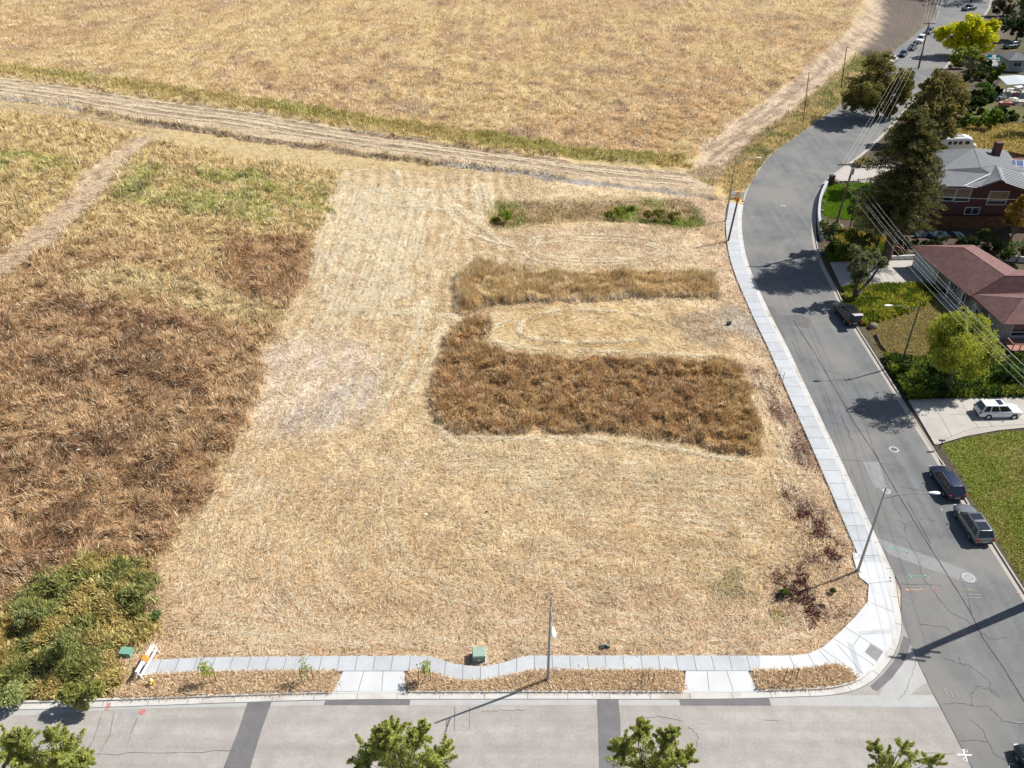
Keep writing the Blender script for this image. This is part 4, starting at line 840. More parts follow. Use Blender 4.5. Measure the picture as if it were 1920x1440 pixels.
# 4 uncut block and strip standing in the middle of the mown lot
w_blk = MASK['patch2']; w_st = MASK['strip1']
blades("standing_grass_block", "tall brown grass left standing in the big block between the mown bays", "grass", lambda x, y: sampleR(w_blk, x, y) * (0.10 + 0.90 * mz(x, y, .9, 67, .42, .58)),
       190000, (0.30, 0.68), 0.040, (0.50, 0.27), rot_noise(1.4, None, 1.1, 27), colf((2.95, 2.95, 3.0), (0.90, 0.73, 0.48), .25, (0.10, 0.06, 0.03), .20), seed=4, bbox=(760, 1460, 560, 880), jitterc=0.26, hvar=.8, cmax=.72)
blades("standing_grass_strip", "golden upright grass in the narrow strip above the oval mown bay", "grass", lambda x, y: sampleR(w_st, x, y),
       75000, (0.40, 0.90), 0.04, (0.32, 0.2), rot_noise(4, None, .8, 29), colf((2.7, 2.95, 3.7), (0.92, 0.80, 0.56), .3, (0.16, 0.10, 0.05), .1), seed=5, bbox=(820, 1380, 470, 610), jitterc=0.22, hvar=.6, cmax=.80)
# 5 green growth
blades("green_weeds", "leafy green and olive weeds crowding the lower left corner of the lot", "weeds", lambda x, y: sampleR(MASK['weeds_c'], x, y) * (0.10 + .90 * mz(x, y, 1.1, 69, .40, .58)),
       80000, (0.25, 0.7), 0.11, (0.42, 0.28), rot_noise(2, None, 1.6, 31), lambda x, y, r: np.where((fbm(x / 2.6, y / 2.6, 33, 3) < .45)[:, None], np.array((0.36, 0.37, 0.13)), np.where((r.random(len(x)) < .6)[:, None], np.array((0.68, 0.54, 0.24)), np.array((0.50, 0.45, 0.16)))), lift=0.3, seed=6, bbox=(-260, 320, 1020, 1350), matk='leaf', jitterc=0.35, hvar=1.0)
blades("dark_red_weeds", "dark red-brown low weeds in patches near the rounded corner of the lot", "weeds", lambda x, y: np.clip(sampleR(MASK['rspot1'] + MASK['rspot2'] + MASK['rspot3'] * .14, x, y), 0, 1) * (.08 + mz(x, y, 1.3, 75, .50, .66)),
       9000, (0.12, 0.35), 0.07, (0.6, 0.25), rot_noise(1, None, 2, 77), lambda x, y, r: np.where((r.random(len(x)) < .7)[:, None], np.array((0.14, 0.045, 0.04)), np.array((0.34, 0.20, 0.14))), lift=0.12, seed=17, bbox=(1380, 1600, 660, 1190), matk='leaf', jitterc=0.3)
w_gr = np.clip(MASK['edge'] + MASK['bank'] * .45 + MASK['verge'] * .9, 0, 1) * field_side
blades("verge_grass", "green and gold grass along the road verge, bank and track edge", "grass", lambda x, y: sampleR(w_gr, x, y) * (0.4 + .6 * mz(x, y, 1.6, 71, .36, .58)),
       75000, (0.20, 0.50), 0.055, (0.30, 0.16), rot_noise(3, None, 1.2, 35), colf((1.85, 1.85, 1.9), (0.75, 0.61, 0.34), .2, (0.15, 0.17, 0.04), .15), seed=7, bbox=(-260, 1680, 60, 450), jitterc=0.25)
w_wd = np.clip(MASK['weeds_a'] * ss(.42, .56, mid) + MASK['weeds_b'] * ss(.40, .56, mid) + MASK['gspot1'] * .25 * ss(.5, .6, sm_), 0, 1)
blades("field_weeds", "patchy yellow-green weeds scattered across the upper left grass", "weeds", lambda x, y: sampleR(w_wd, x, y) * mz(x, y, 2.2, 73, .40, .62),
       22000, (0.25, 0.5), 0.08, (0.4, 0.25), rot_noise(2, None, 1.5, 37), lambda x, y, r: np.where((fbm(x / 3, y / 3, 39, 3) < .5)[:, None], np.array((0.34, 0.34, 0.12)), np.array((0.62, 0.60, 0.24))), seed=8, bbox=(-260, 1540, 270, 1180), matk='leaf', jitterc=0.3)
# 6 straw mulch in the planting strips
blades("strip_mulch", "short straw and dead grass in the planting strips along the kerb", "straw", lambda x, y: np.any([pip(x, y, q) for q in STRIPS], axis=0).astype(float),
       34000, (0.16, 0.5), 0.045, (0.72, 0.2), rot_noise(1.5, None, 2.0, 41), lambda x, y, r: np.where((r.random(len(x)) < .6)[:, None], np.array((0.86, 0.68, 0.46)), np.array((0.58, 0.41, 0.25))), lift=0.05, seed=9, bbox=(190, 1640, 1240, 1310), zfun=lambda x, y: np.full(len(x), 0.10), test=False)
# 7 gardens on the east side
def reg(k): return lambda x, y: sampleR(MASK[k], x, y) * (x > xleft(y))
blades("green_lawn", "short bright green lawn behind the curved white retaining wall", "lawn", reg('lawn1'), 26000, (0.06, 0.16), 0.06, (0.35, 0.2), rot_noise(2, None, 2, 43), colf((1.8, 1.8, 1.6)), seed=10, bbox=(1520, 1700, 330, 430), jitterc=0.2)
blades("olive_lawn", "mown olive-green lawn beside the two parked cars", "lawn", reg('lawn3'), 60000, (0.08, 0.2), 0.05, (0.5, 0.25), rot_noise(2.5, None, 1.5, 45), colf((1.7, 1.65, 1.4), (0.5, 0.42, 0.16), .12), seed=11, bbox=(1740, 2180, 790, 1300), jitterc=0.25)
blades("dry_lawn", "thin tan and green lawn under the green street lamp", "lawn", reg('lawn2'), 26000, (0.07, 0.2), 0.05, (0.5, 0.25), rot_noise(2.5, None, 1.5, 47), colf((1.7, 1.7, 1.6), (0.34, 0.33, 0.09), .25), seed=12, bbox=(1600, 1820, 550, 700), jitterc=0.22)
blades("ivy_ground_cover", "lumpy yellow-green ground cover between the middle driveway and dry lawn", "ground cover", reg('gcover2'), 26000, (0.2, 0.5), 0.16, (0.5, 0.25), rot_noise(1.2, None, 2, 49), lambda x, y, r: np.where((fbm(x / 1.4, y / 1.4, 51, 3) < .5)[:, None], np.array((0.15, 0.19, 0.02)), np.array((0.36, 0.36, 0.045))), lift=0.25, seed=13, bbox=(1570, 1780, 520, 620), matk='leaf', jitterc=0.3)
w_u = np.clip(MASK['gcover1'] + MASK['bed1'] * .3 * ss(.5, .6, mid), 0, 1)
blades("shrubby_ground_cover", "orange-tinged and green low shrubs under the small garden trees", "ground cover", lambda x, y: sampleR(w_u, x, y) * (x > xleft(y)) * (x < 62), 24000, (0.25, 0.55), 0.16, (0.5, 0.25), rot_noise(1.2, None, 2, 53), lambda x, y, r: np.where((fbm(x / 1.6, y / 1.6, 55, 3) < .47)[:, None], np.array((0.15, 0.20, 0.025)), np.array((0.42, 0.31, 0.05))), lift=0.3, seed=14, bbox=(1530, 1760, 400, 500), matk='leaf', jitterc=0.3)
w_b2 = MASK['bed2'] * (1 - MASK['lawn2'])
blades("hedge_ground_cover", "dark leafy ivy filling the bed above the white car's driveway", "ground cover", lambda x, y: sampleR(w_b2, x, y) * (x > 48.2) * (0.3 + .7 * mz(x, y, 1.6, 57, .38, .55)) * ~((x > 61) & (y > 92)), 50000, (0.25, 0.6), 0.16, (0.5, 0.25), rot_noise(1.2, None, 2, 59), lambda x, y, r: np.where((fbm(x / 1.8, y / 1.8, 60, 3) < .55)[:, None], np.array((0.075, 0.12, 0.02)), np.array((0.22, 0.26, 0.035))), lift=0.5, seed=15, bbox=(1640, 2180, 590, 760), matk='leaf', jitterc=0.35)
blades("yard_grass", "sunlit yellow-green grass behind the brick house", "lawn", reg('yard_far'), 20000, (0.15, 0.35), 0.10, (0.5, 0.25), rot_noise(2.5, None, 1.5, 61), colf((1.7, 1.7, 1.5)), seed=16, bbox=(1680, 2180, 180, 320), jitterc=0.2)
# ------------------------------------------------------------------ street lamps, poles and wires
def pole_taper(mb, h, r0, r1, n=10, lean=(0, 0)):
    k = 8; return mb.tube([(lean[0] * i / k, lean[1] * i / k, h * i / k) for i in range(k + 1)], [r0 + (r1 - r0) * i / k for i in range(k + 1)], n)
def street_lamp(base, h, ang, reach, label, col='steel', head='white', spike=0.5, slab=True):
    t = empty("street_lamp", (base[0], base[1], base[2] if len(base) > 2 else 0.12), 0, label, "street lamp", "street lamps")
    pole_taper(MB(), h, 0.135, 0.065).build("pole", M[col], t)
    MB().box((0, 0, 0.04), (0.42, 0.42, 0.08)).box((0, 0, 0.14), (0.26, 0.26, 0.14)).build("base_plate", M[col], t)
    ca, sa = math.cos(ang), math.sin(ang); z0 = h - spike - 0.9; pts = []
    for i in range(9):
        u = i / 8; pts.append((ca * reach * u, sa * reach * u, z0 + 1.0 * math.sin(u * math.pi / 2) * (0.9 if reach > 3 else 0.6)))
    MB().tube(pts, [0.05 - 0.018 * i / 8 for i in range(9)], 7).tube([(0, 0, z0 + .35), pts[3]], 0.028, 6).build("arm", M[col], t)
    e = pts[-1]; hd = MB(); hd.loft([[(e[0] + ca * x - sa * y * w_, e[1] + sa * x + ca * y * w_, e[2] + z * k) for y, z in ((-.5, -.03), (-.35, .07), (.35, .07), (.5, -.03), (.3, -.09), (-.3, -.09))] for x, w_, k in ((-0.1, .16, .7), (.15, .28, .9), (.45, .42, 1.1), (.75, .36, .9), (.88, .16, .6))])
    hd.build("lamp_head", M[head], t)
    return t
x, y = G(1027, 1277); street_lamp((x, y), 10.35, R(-88), 2.3, "grey steel street lamp in the planting strip, its arm over the front road")
struct(MB().prism([(x - .7, y - .75), (x + .45, y - .75), (x + .45, y + .2), (x - .7, y + .2)], 0, .125).build("lamp_pad", M['concrete']))
x, y = G(1608, 1072); street_lamp((x, y), 10.7, R(-3), 3.9, "grey street lamp at the corner, curved arm reaching over the side road")
x, y = G(1361, 414); street_lamp((x, y, 0), 11.6, R(2), 3.4, "thin grey street lamp beside the far end of the side pavement", head='offwhite')
x, y = G(1689, 685); street_lamp((x, y, 0.1), 9.4, R(183), 3.6, "green painted street lamp rising from the ivy bed beside the dry lawn", col='greenpole')
x, y = G(1365, 453); t = empty("marker_pole", (x, y, 0), 0, "leaning rust-brown wooden pole with an orange disc at its top", "pole")
pole_taper(MB(), 7.6, 0.17, 0.13, 9, (0.55, 0.1)).build("pole", M['rustwood'], t)
MB().tube([(.42, -.17, 7.25), (.42, -.12, 7.25)], 0.32, 14).build("reflector", M['orange'], t)
for (b, tp, lab, r0) in (((1505, 233), (1520, 135), "thin brown pole on the golden verge before the road bends away", .10), ((1577, 165), (1590, 88), "dark wooden pole beside the left edge of the big olive tree", .13)):
    x, y = G(*b); (X, Y, Z), _ = AT(tp[0], tp[1], y); t = empty("roadside_pole", (x, y, 0), 0, lab, "pole")
    pole_taper(MB(), Z, r0, r0 * .75, 8, (X - x - .3, 0)).build("pole", M['wood'], t)
    MB().tube([(X - x - .3, 0, Z - .3), (X - x + .3, 0, Z - .15)], 0.04, 6).build("bracket", M['wood'], t)
def insul(mb, p): mb.tube([(p[0], p[1], p[2]), (p[0], p[1], p[2] + .22)], [.05, .035], 6)
x, y = G(1553, 470); UP = (x, y)
(TX, TY, TZ), _ = AT(1602, 304, y)
t = empty("utility_pole", (x, y, 0), 0, "tall leaning wooden utility pole with two crossarms by the variegated bush", "utility pole", "utility poles")
lx = TX - x
pole_taper(MB(), TZ, 0.21, 0.15, 10, (lx, 0)).build("pole", M['woodpole'], t)
def onp(z): return (lx * z / TZ, 0, z)
for zc, half, yo in ((TZ - 0.35, 1.55, .18), (TZ - 3.0, 1.5, .18)):
    c = onp(zc); cm = MB().box((c[0] - (.9 if zc > TZ - 1 else 0), -yo, c[2]), (half * 2, 0.13, 0.15)).build("crossarm", M['wood'], t)
    for k in (-.95, -.45, .4, .95):
        im = MB(); insul(im, (c[0] - (.9 if zc > TZ - 1 else 0) + k * half, -yo, c[2] + .08)); im.build("insulator", M['offwhite'], cm)
c = onp(TZ - 1.2); MB().tube([(c[0] - .05, -.42, c[2] - .55), (c[0] - .05, -.42, c[2] + .45)], 0.24, 12).build("transformer", M['steel'], t)
MB().box((onp(TZ - .5)[0] - .6, -.2, TZ - .15), (.5, .25, .3)).build("cutouts", M['offwhite'], t)
# second utility pole, further up the road
x2, y2 = G(1722, 128); (X2, Y2, Z2), _ = AT(1742, 42, y2)
t = empty("utility_pole", (x2, y2, 0), 0, "dark wooden utility pole beside the road near the yellow tree", "utility pole", "utility poles")
pole_taper(MB(), Z2, 0.24, 0.17, 9, (X2 - x2, 0)).build("pole", M['wood'], t)
MB().box((X2 - x2, -.2, Z2 - .25), (3.2, 0.16, 0.18)).build("crossarm", M['wood'], t)
# third pole, just outside the right edge: its shadow crosses the corner
x3, y3 = 48.7, 52.75; Z3 = 17.3
t = empty("utility_pole", (x3, y3, 0), 0, "thick utility pole right of the corner, throwing the long broad shadow", "utility pole", "utility poles")
pole_taper(MB(), Z3, 0.42, 0.26, 12).build("pole", M['woodpole'], t)
for zc, h_ in ((Z3 - .4, 1.5), (Z3 - 1.3, 1.3), (Z3 - 2.6, 1.2)):
    MB().box((0, -.2, zc), (h_ * 2, 0.15, 0.17), R(-8)).build("crossarm", M['wood'], t)
MB().tube([(.5, 0, Z3 - 2.2), (.5, 0, Z3 - 1.3)], .3, 10).build("transformer", M['steel'], t)
def wire(a, b, sag, label, r=0.022, n=22):
    pts = []
    for i in range(n + 1):
        u = i / n; pts.append((a[0] + (b[0] - a[0]) * u, a[1] + (b[1] - a[1]) * u, a[2] + (b[2] - a[2]) * u - 4 * sag * u * (1 - u)))
    tag(MB().tube(pts, r, 5, smooth=True).build("power_line", M['wire']), label, "power line", "overhead power lines")
far = (150, 330, 14)
upo = [(-1.45, TZ - .2), (-.7, TZ - .2), (.3, TZ - .2), (.75, TZ - .4), (1.3, TZ - 2.8)]
ordn = ["leftmost", "second from the left", "middle", "fourth from the left", "rightmost"]
for k, (dx, zz) in enumerate(upo):
    a = (TX - .6 + dx * .85, TY - .18, zz + .15); b = (X2 - 1.5 + k * .75, y2 - .2, Z2 + .05)
    wire(a, b, 1.3, "%s of the five wires running up the road past the conifer" % ordn[k], 0.0105)
    wire(b, (b[0] + 42 + k, b[1] + 96, 12), 1.2, "%s of the five wires leaving the upper pole towards the top edge" % ordn[k], 0.017)
lowo = [(-1.4, TZ - 2.8, -1.5, Z3 - .3, 1.5), (-.5, TZ - 2.8, -.6, Z3 - .3, 1.6), (-.2, TZ - 2.8, 0.0, Z3 - .3, 1.6), (.6, TZ - 2.8, .9, Z3 - .3, 1.7), (1.4, TZ - 2.8, 1.5, Z3 - 1.2, 1.5)]
for k, (dx, za, ex, zb, sg) in enumerate(lowo):
    a = (lx * za / TZ + UP[0] + dx, UP[1] - .18, za + .2)
    wire(a, (x3 + ex + 2.5 * 0, y3 - .2, zb + .2), sg, "%s of the five wires slanting over the gardens to the right edge" % ordn[k], 0.012)
wire((lx + UP[0], UP[1], TZ - 4), (84, 128, 7.2), .6, "service wire from the leaning utility pole to the brick house", 0.012)
wire((lx + UP[0], UP[1], TZ - 4.4), (62.5, 112, 3.3), .5, "service wire from the leaning utility pole to the red-roofed house", 0.012)
# ------------------------------------------------------------------ small street things
def sapling(px, py, label, leafy, seed):
    r = random.Random(seed); x, y = G(px, py, .1); t = empty("staked_sapling", (x, y, .1), 0, label, "young tree", "staked saplings")
    for s in (-1, 1):
        MB().tube([(s * .5, 0.0, 0), (s * .48, 0, 1.75)], .035, 6).build("stake", M['rustwood'], t)
    MB().tube([(-.5, 0, 1.35), (0.02, -.05, 1.25), (.5, 0, 1.35)], .014, 5).build("tie", M['dark'], t)
    tr = MB(); tr.tube([(0, 0, 0), (.05, .02, 1.0), (0, .05, 2.3)], [.03, .022, .01], 6)
    for k in range(7):
        z = 1.0 + .2 * k; a = r.uniform(0, 6.3); tr.tube([(0.03, .02, z), (.3 * math.cos(a), .3 * math.sin(a), z + .35)], [.012, .005], 4)
    tr.build("trunk", M['bark_pale'], t)
    if leafy:
        leaves("crown", t, [((r.uniform(-.35, .35), r.uniform(-.3, .3), 1.2 + r.random() * 1.3), .34) for _ in range(leafy)], 40, .17, (0.50, 0.55, 0.07), (0.24, 0.32, 0.05), seed)
def leaves(name, parent, clumps, per, size, ca, cb, seed=0, squash=0.8, aspect=0.5, cc=None, pc=0.0, matk='leaf', droop=0.0, shell=0.5):
    """many leaf-sized faces spread through clumps; clumps=[(centre, radius)]"""
    r = np.random.default_rng(seed + 1000); Vs = []; Cs = []
    ca, cb = np.array(ca), np.array(cb)
    for (c, rad) in clumps:
        k = max(6, int(per)); u = r.normal(size=(k, 3)); u /= np.linalg.norm(u, axis=1)[:, None]
        rr_ = rad * (shell + (1 - shell) * r.random(k)) ** 0.6; p = np.array(c) + u * rr_[:, None] * np.array([1, 1, squash])
        p[:, 2] -= droop * r.random(k) * rad
        d = u + r.normal(0, .7, (k, 3)); d[:, 2] -= droop; d /= np.linalg.norm(d, axis=1)[:, None]
        e = np.cross(d, r.normal(size=(k, 3))); e /= np.linalg.norm(e, axis=1)[:, None] + 1e-9
        s = size * r.uniform(.6, 1.35, k)[:, None]
        Vs.append(np.stack([p - d * s * .5, p + e * s * aspect * .5, p + d * s * .5, p - e * s * aspect * .5], 1).reshape(-1, 3))
        t_ = np.clip(r.normal(r.uniform(.2, .8), .25, k), 0, 1)[:, None]; col = ca * t_ + cb * (1 - t_)
        if cc is not None: col = np.where(r.random(k)[:, None] < pc, np.array(cc), col)
        Cs.append(np.repeat(col * r.uniform(.8, 1.2, k)[:, None], 4, 0))
    V = np.concatenate(Vs); Cc = np.clip(np.concatenate(Cs), 0.005, .95); F = np.arange(len(V)).reshape(-1, 4)
    return raw_mesh(name, V, F, Cc, M[matk], parent)
sapling(395, 1278, "leafy green sapling between two stakes nearest the hydrant", 10, 1)
sapling(577, 1276, "sparse sapling with a yellow-green tip left of the first apron", 5, 2)
sapling(797, 1278, "slim yellow-green sapling just right of the first driveway apron", 8, 3)
sapling(1213, 1284, "bare sapling between stakes left of the second driveway apron", 0, 4)
sapling(1480, 1279, "bare sapling between stakes right of the second driveway apron", 0, 5)
sapling(1520, 888, "bare staked sapling on the mown lot beside the side pavement", 0, 6)
sapling(1459, 720, "dead-looking staked sapling by the side pavement near the tall block", 0, 7)
# transformer cabinet and small vault
x, y = G(898, 1234); t = empty("transformer_box", (x, y, 0), R(4), "green metal transformer box on the mown lot above the winding pavement", "utility box")
MB().box((0, 0, .42), (1.05, .95, .84)).build("cabinet", M['utility_green'], t); MB().box((0, -.02, .88), (1.12, 1.05, .09), 0, .9).build("lid", mat("utility_green_lid", (0.27, 0.37, 0.28), 0.5, 0.05), t)
MB().box((0, -.485, .34), (.22, .02, .26)).build("label_plate", M['offwhite'], t); MB().box((0, 0, .0), (1.4, 1.3, .12)).build("pad", M['concrete'], t)
x, y = G(238, 1226); t = empty("utility_vault", (x, y, 0), R(-5), "low sea-green utility vault half hidden by the weeds", "utility box")
MB().box((0, 0, .22), (1.1, .8, .44), 0, .88).build("body", M['utility_green2'], t); MB().box((0, 0, .46), (.98, .72, .05)).build("lid", M['utility_green2'], t)
# hydrant
x, y = G(286, 1284, .1); t = empty("fire_hydrant", (x, y, .1), 0, "small yellow fire hydrant beside the kerb and barricade", "hydrant")
MB().tube([(0, 0, 0), (0, 0, .06), (0, 0, .07), (0, 0, .55)], [.2, .2, .14, .14], 12).build("barrel", M['yellow'], t)
MB().blob((0, 0, .6), (.17, .17, .17), 12, 6).tube([(0, 0, .72), (0, 0, .84)], .05, 6).build("bonnet", mat("pale_yellow_paint", (0.8, 0.68, 0.35), 0.5), t)
m_ = MB(); m_.tube([(-.26, 0, .42), (.26, 0, .42)], .075, 8).tube([(0, -.27, .4), (0, 0, .4)], .095, 8); m_.build("nozzles", M['yellow'], t)
# barricades
def barricade(p0, p1, label, rails=2):
    a, b = Vector((*G(*p0), 0)), Vector((*G(*p1), 0)); L_ = (b - a).length; ang = math.atan2(b.y - a.y, b.x - a.x); c = (a + b) / 2
    t = empty("barricade", (c.x, c.y, .02), ang, label, "barricade", "road barricades")
    for s in (-1, 1):
        MB().tube([(s * L_ / 2, -.38, 0), (s * L_ / 2, 0, 1.15)], .05, 6).tube([(s * L_ / 2, .38, 0), (s * L_ / 2, 0, 1.15)], .05, 6).tube([(s * L_ / 2, -.3, .25), (s * L_ / 2, .3, .25)], .04, 6).build("legs", M['white'], t)
    for k in range(rails):
        for i_ in range(6):
            pass
        MB().box((0, -.09 - .16 * k, 1.0 - .42 * k), (L_ + .1, .05, .26)).build("rail", M['white'], t)
        MB().box((0, .09 + .16 * k, 1.0 - .42 * k), (L_ + .1, .05, .26)).build("rail", M['white'], t)
    MB().box((0, -.24, .82), (.50, .03, .55)).box((0, 0, 1.15), (.5, .40, .03)).build("orange_panel", M['orange'], t)
barricade((262, 1275), (292, 1224), "white two-rail barricade with an orange panel across the pavement end")
barricade((1371, 371), (1393, 371), "small white and brown barricade closing the far end of the side pavement", 2)
# mailboxes
for (px, py, lab, rz) in ((1754, 846, "dark mailbox on a thin post beside the south driveway", 0), (1531, 492, "small mailbox by the kerb near the leaning utility pole", .3)):
    x, y = G(px, py); t = empty("mailbox", (x + .5, y + .35, .1), rz, lab, "mailbox", "mailboxes")
    MB().tube([(0, 0, 0), (.1, .05, .35), (.12, .02, 1.1)], .05, 6).build("post", M['dark'], t)
    m_ = MB(); m_.loft([[(xx, .14 * math.cos(a), 1.18 + .16 * math.sin(a) * (1 if math.sin(a) > 0 else .6)) for a in [k * math.pi / 5 for k in range(10)]] for xx in (-.3, .32)]); m_.build("box", mat("mailbox_metal", (0.10, 0.10, 0.11), 0.4, metal=0.4), t)
# white litter and survey stake in the lot
for (px, py, lab) in ((305, 500, ""), ):
    pass
x, y = G(1366, 610); tag(MB().box((x, y, .25), (.5, .4, .5), .3).box((x, y, .52), (.56, .46, .05), .3).build("meter_box", M['dark']), "small dark meter box on the gravelly patch by the pavement", "utility box")
x, y = G(1130, 1215); t = empty("irrigation_box", (x, y, 0), .2, "small dark open valve box in the straw right of the lamp", "utility box")
MB().box((0, 0, .1), (.6, .35, .2)).build("box", M['dark'], t); MB().box((.42, -.1, .22), (.4, .1, .36), -.6).build("lid", M['utility_green'], t)
x, y = G(1594, 1135); tag(MB().tube([(x, y, 0), (x, y, 1.1)], .04, 6).box((x, y, 1.15), (.1, .1, .1)).build("marker_post", M['steel']), "thin pale marker post in the straw behind the corner pavement", "marker post")
for (px, py, k) in ((150, 852, 0), (912, 961, 1), (798, 966, 2), (903, 500, 3)):
    x, y = G(px, py); z = float(hz(np.array([x]), np.array([y]))[0]) + (.45 if k in (0, 3) else .12)
    tag(MB().box((x, y, z), (.28, .2, .05), k).build("litter", M['white'] if k != 1 else M['dark']), ["scrap of white litter deep in the brown left grass", "dark scrap lying in the middle of the mown lot", "pale scrap lying left of the dark scrap on the mown lot", "tiny white tag at the left end of the golden strip"][k], "litter")
# ------------------------------------------------------------------ vehicles
def car(loc, head, label, col, kind='suv', L=4.7, W=1.86, H=1.68, group=None, roof=None, rails=False, sunroof=False, hatch=False, small=False, metal=.25):
    t = empty("parked_car", (loc[0], loc[1], 0.02), R(head), label, {'suv': 'car', 'wagon': 'car', 'sedan': 'car', 'pickup': 'pickup', 'van': 'van'}[kind], group)
    pm = paint("car_paint", col, metal=metal); w2 = W / 2
    belt = {'suv': .62, 'wagon': .64, 'sedan': .66, 'pickup': .60, 'van': .56}[kind] * H
    hood = belt * .93
    prof = [(-.5, .82, belt * .72), (-.488, .90, belt * .90), (-.46, .96, belt * .985), (-.34, 1.0, belt), (-.1, 1.0, belt), (.12, 1.0, belt * .99), (.24, .99, belt * .97), (.32, .97, hood), (.42, .93, hood * .93), (.475, .86, hood * .84), (.5, .74, hood * .66)]
    if kind == 'pickup': prof = [(-.5, .93, belt * .96), (-.49, .96, belt), (-.3, 1.0, belt), (-.1, 1.0, belt)] + prof[5:]
    rings = []
    for fx, fw, zt in prof:
        w_ = w2 * fw; zb = .24 if abs(fx) < .46 else .32; zt = max(zt, .5); x = fx * L
        half = [(w_ * .90, zb), (w_ * .985, zb + .12), (w_, zb + (zt - zb) * .55), (w_ * .965, zt - .07), (w_ * .88, zt), (w_ * .45, zt + .018)]
        rings.append([(x, y, z) for y, z in half] + [(x, -y, z) for y, z in half[::-1]])
    MB().loft(rings).build("body", pm, t)
    g = {'suv': (.235, .085, -.40, -.475), 'wagon': (.24, .08, -.36, -.475), 'sedan': (.24, .07, -.20, -.37), 'pickup': (.20, .08, -.12, -.15), 'van': (.34, .20, -.47, -.49)}[kind]
    zb = belt - .03; xb0, xt0, xt1, xb1 = [v * L for v in g]; wb, wt = w2 * .90, w2 * (.70 if kind != 'van' else .80); zr = H - .05
    def sec(x, wv, z): return (x, wv, z)
    MB().loft([[(xb0, wb * .9, zb), (xb0, -wb * .9, zb), (xt0, -wt * .95, zr), (xt0, wt * .95, zr)], [(xb0 - .3, wb, zb), (xb0 - .3, -wb, zb), (xt0 - .25, -wt, zr), (xt0 - .25, wt, zr)],
               [(xb1 + .3, wb, zb), (xb1 + .3, -wb, zb), (xt1 + .2, -wt, zr), (xt1 + .2, wt, zr)], [(xb1, wb * .9, zb), (xb1, -wb * .9, zb), (xt1, -wt * .93, zr), (xt1, wt * .93, zr)]], smooth=False).build("windows", M['glass'], t)
    rf = MB(); rr_ = []
    for x, k, dz in ((xt0 + .03, .93, -.01), (xt0 - .15, 1.0, .03), ((xt0 + xt1) / 2, 1.03, .06), (xt1 + .15, 1.0, .035), (xt1 - .04, .93, 0)):
        rr_.append([(x, wt * k, zr - .02), (x, wt * k * .97, zr + dz * .6), (x, wt * .5, zr + dz), (x, -wt * .5, zr + dz), (x, -wt * k * .97, zr + dz * .6), (x, -wt * k, zr - .02)])
    rf.loft(rr_); rm = roof if roof else pm; ro = rf.build("roof", rm, t)
    for s in (-1, 1):
        pil = MB().tube([(xb0 - .02, s * wb * .93, zb), (xt0 + .01, s * wt * .97, zr)], .035, 5).build("pillar", pm, t); MB().tube([(xb1 + .03, s * wb * .94, zb), (xt1, s * wt * .95, zr)], .06 if kind != 'suv' else .085, 5).build("pillar", pm, t)
        for u in ((.40, .78) if kind != 'pickup' else (.5,)):
            xbm = xb0 - .3 + (xb1 + .6 - xb0) * u; xtm = xt0 - .2 + (xt1 + .4 - xt0) * u; MB().tube([(xbm, s * (wb + .005), zb), (xtm, s * (wt + .005), zr)], .035 if u < .5 else .05, 5).build("pillar", pm, t)
    if small: pass
    for (fx, s) in ((.30, 1), (.30, -1), (-.30, 1), (-.30, -1)):
        x = fx * L; y = s * (w2 - .09); r_ = .345 if kind != 'sedan' else .32
        wl = MB().tube([(x, y - s * .13, r_ + .0), (x, y + s * .10, r_), (x, y + s * .11, r_)], [r_, r_, r_ * .9], 18, smooth=False).build("wheel", M['tyre'], t)
        rm_ = MB().tube([(x, y + s * .05, r_), (x, y + s * .122, r_)], [r_ * .66, r_ * .62], 14, smooth=False).build("rim", M['rim'], wl)
    for fx in (.30, -.30):
        for s in (1, -1): MB().tube([(fx * L, s * (w2 - .3), .36), (fx * L, s * (w2 + .004), .36)], .43, 18, smooth=False).build("wheel_arch", M['dark'], t)
    for s in (1, -1):
        MB().box((L * .485, s * w2 * .66, hood * .72), (.14, .36, .14)).build("headlight", M['clear_lens'], t)
        MB().box((-L * .492, s * w2 * .78, belt * .80), (.12, .24, .24)).build("taillight", M['red_lens'], t)
        MB().blob((xb0 - .22, s * (w2 + .10), belt + .05), (.10, .12, .09), 8, 5).build("wing_mirror", pm, t)
    MB().box((-L * .503, 0, belt * .55), (.03, .5, .12)).build("number_plate", M['offwhite'], t)
    if not small:
        MB().box((L * .494, 0, belt * .5), (.06, W * .55, .18)).build("grille", M['dark'], t)
        MB().box((-L * .497, 0, .42), (.1, W * .74, .16)).build("rear_bumper", M['dark'] if kind != 'sedan' else pm, t)
    if rails:
        for s in (1, -1): MB().tube([(xt0 - .1, s * wt * .86, zr + .07), ((xt0 + xt1) / 2, s * wt * .90, zr + .11), (xt1 + .1, s * wt * .86, zr + .07)], .025, 6).build("roof_rail", M['chrome'] if rails == 1 else M['dark'], t)
    if sunroof:
        for a, b in sunroof: MB().box((xt0 + (xt1 - xt0) * (a + b) / 2, 0, zr + .055), (abs(xt1 - xt0) * (b - a), wt * 1.45, .02)).build("roof_glass", M['glass'], t)
    if kind == 'pickup': MB().box((-L * .33, 0, belt - .01), (L * .30, W * .78, .04)).build("cargo_bed", M['dark'], t)
